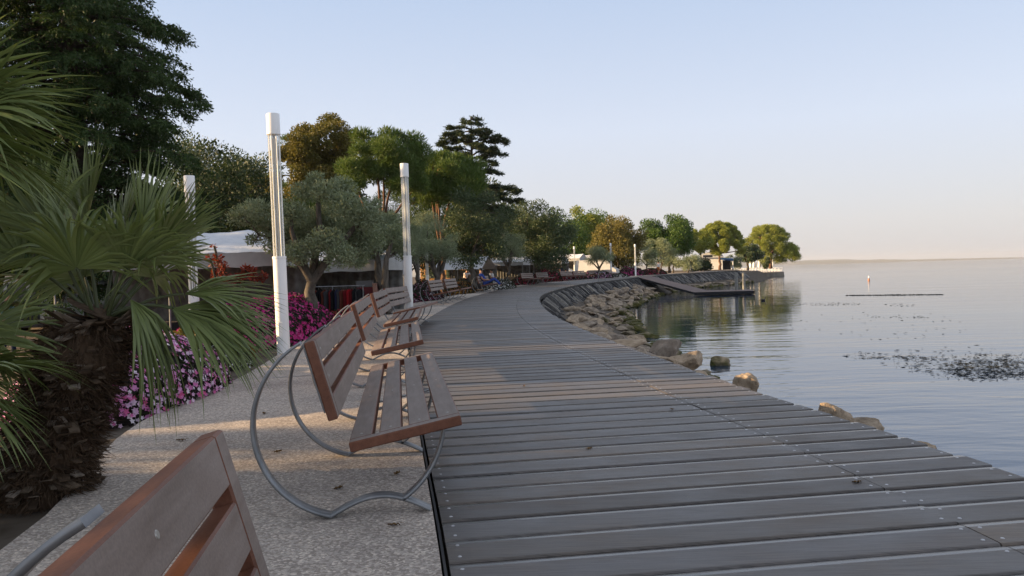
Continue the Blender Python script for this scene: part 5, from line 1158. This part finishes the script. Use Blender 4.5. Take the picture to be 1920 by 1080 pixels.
b = MB(); b.tube([(-.24, 0, .10), (-.18, 0, .07), (-.05, 0, .06), (.1, 0, .06), (.17, 0, .09), (.2, 0, .17), (.21, 0, .24), (.24, 0, .27), (.27, 0, .27)], [.01, .05, .085, .075, .05, .032, .03, .036, .02], 10); b.build('body', mat('dark_feather', (.02, .018, .016), .7), o)
b = MB(); b.tube([(.27, 0, .27), (.33, 0, .26)], [.014, .004], 6); b.build('bill', mat('bill', (.2, .12, .03), .5), o)

# far shore
r = np.random.RandomState(5); V = []; Fq = []; X = np.linspace(-3500, 9500, 140)
for i, x in enumerate(X):
    hgt = np.interp(x, [-3500, 0, 2500, 3100, 4200, 5200, 9500], [60, 60, 46, 44, 26, 12, 9]) * (1 + .16 * math.sin(x * .004) + .1 * math.sin(x * .011 + 1) + .06 * r.normal())
    V += [(x, 8000, ZW - 2), (x, 8050, ZW + hgt * .4), (x, 8500, ZW + hgt), (x, 9500, ZW + hgt * .7)]
    if i: a = 4 * (i - 1); Fq += [(a + j, a + 4 + j, a + 5 + j, a + 1 + j) for j in range(3)]
tag(np_mesh('far_hills', V, Fq, vary('far_woods', (.05, .06, .035), (.16, .14, .11), .004, .95, .1), smooth=True), kind='structure')

# ------------------------------------------------------------------ trees left of the picture that shade the walk from the low sun
def shade_tree(x, y, z0, z1, rad_, n, seed, lm=L_hedge, nc=26, cf=.42):
    r = np.random.RandomState(seed); cz = (z0 + z1) / 2 + .6; cl = ellip_clumps((0, 0, cz), (rad_, rad_, (z1 - z0) / 2), nc, rad_ * cf, r, -1, .6, .9, .3)
    tree('shade_tree', (x, y, -.6), cl, lm, BK_dark, 'dense evergreen left of the promenade, outside the picture, shading the near boardwalk', 'tree', n, (.34, .20), seed, max(.6, z0), .22, .6, (0, 0), 3, .05, .2, .6, 0, .8, 'evergreens shading the near boardwalk')
for i, (x, y, z0, z1, rd, nl) in enumerate([(-24, -5, .2, 11, 3.8, 3800), (-24, 1.2, .4, 12, 3.6, 3800), (-25, 5.9, 4.9, 13, 2.9, 3400), (-28, 10.8, 6.2, 13, 2.4, 900), (-26, 16.6, .3, 13, 3.2, 3800), (-25, 22, .3, 13, 3.8, 3800), (-27, 27.5, .3, 14, 3.8, 3800), (-16, -1.5, .2, 6, 2.6, 2500), (-17, 3.2, .2, 6, 2.0, 2500), (-26, 33.5, .3, 14, 3.8, 3800)]):
    shade_tree(x, y, z0, z1, rd, nl, 200 + i, L_hedge, 26 if nl > 1000 else 7, .42 if nl > 1000 else .27)

# ------------------------------------------------------------------ the air over the lake
b = MB(); b.box((2500, 4500, 36), (15000, 11000, 80)); hz = b.build('haze', None); hm = bpy.data.materials.new('haze_air'); hm.use_nodes = True; hm.node_tree.nodes.remove(B(hm))
pv = N(hm, 'ShaderNodeVolumePrincipled', inp={'Density': 0.85e-4, 'Anisotropy': .2}); pv.inputs['Color'].default_value = (.82, .87, .95, 1); lk(hm, pv.outputs[0], hm.node_tree.nodes['Material Output'].inputs['Volume'])
hz.data.materials.append(hm); tag(hz, kind='stuff')

# a few dry leaves blown onto the path and the deck
r = random.Random(21); LV = None; M_dry = vary('dry_leaf', (.10, .055, .02), (.20, .12, .045), 30, .8, .2)
for i, (x, y) in enumerate(((-1.05, 4.6), (-1.7, 5.6), (-.75, 4.9), (-2.3, 7.2), (-1.2, 3.5), (-.62, 3.9), (.5, 5.4), (1.35, 6.8), (.1, 8.4), (-2.6, 6.1), (-1.9, 4.0), (1.9, 4.4))):
    if LV is None:
        b = MB(); n_ = 6; up = [(-.035 + .07 * k_ / n_, .018 * math.sin(PI * k_ / n_), .006 + .008 * math.sin(3 * k_)) for k_ in range(n_ + 1)]; lo_ = [(p[0], -p[1], p[2] + .004) for p in up]; md = [(p[0], 0, p[2] - .005) for p in up]
        b.add(up + md + lo_, [(k_, k_ + 1, n_ + 2 + k_, n_ + 1 + k_) for k_ in range(n_)] + [(n_ + 1 + k_, n_ + 2 + k_, 2 * n_ + 3 + k_, 2 * n_ + 2 + k_) for k_ in range(n_)], 0, True); b.tube([(.035, 0, .012), (.055, .004, .010)], .0012, 4)
        o = LV = b.build('fallen_leaf', M_dry)
    else: o = LV.copy(); COL.objects.link(o)
    onp = x < float(LX(y)); o.location = (x, y, gz(y) + (-.003 if onp else .004)); o.rotation_euler = (0, 0, r.uniform(0, 6.3)); o.scale = (r.uniform(.7, 1.2),) * 3
    tag(o, 'small dry brown leaf lying on the pale path' if onp else 'small dry brown leaf lying on the grey boards', 'leaf', 'dry leaves on the path' if onp else 'dry leaves on the boardwalk')
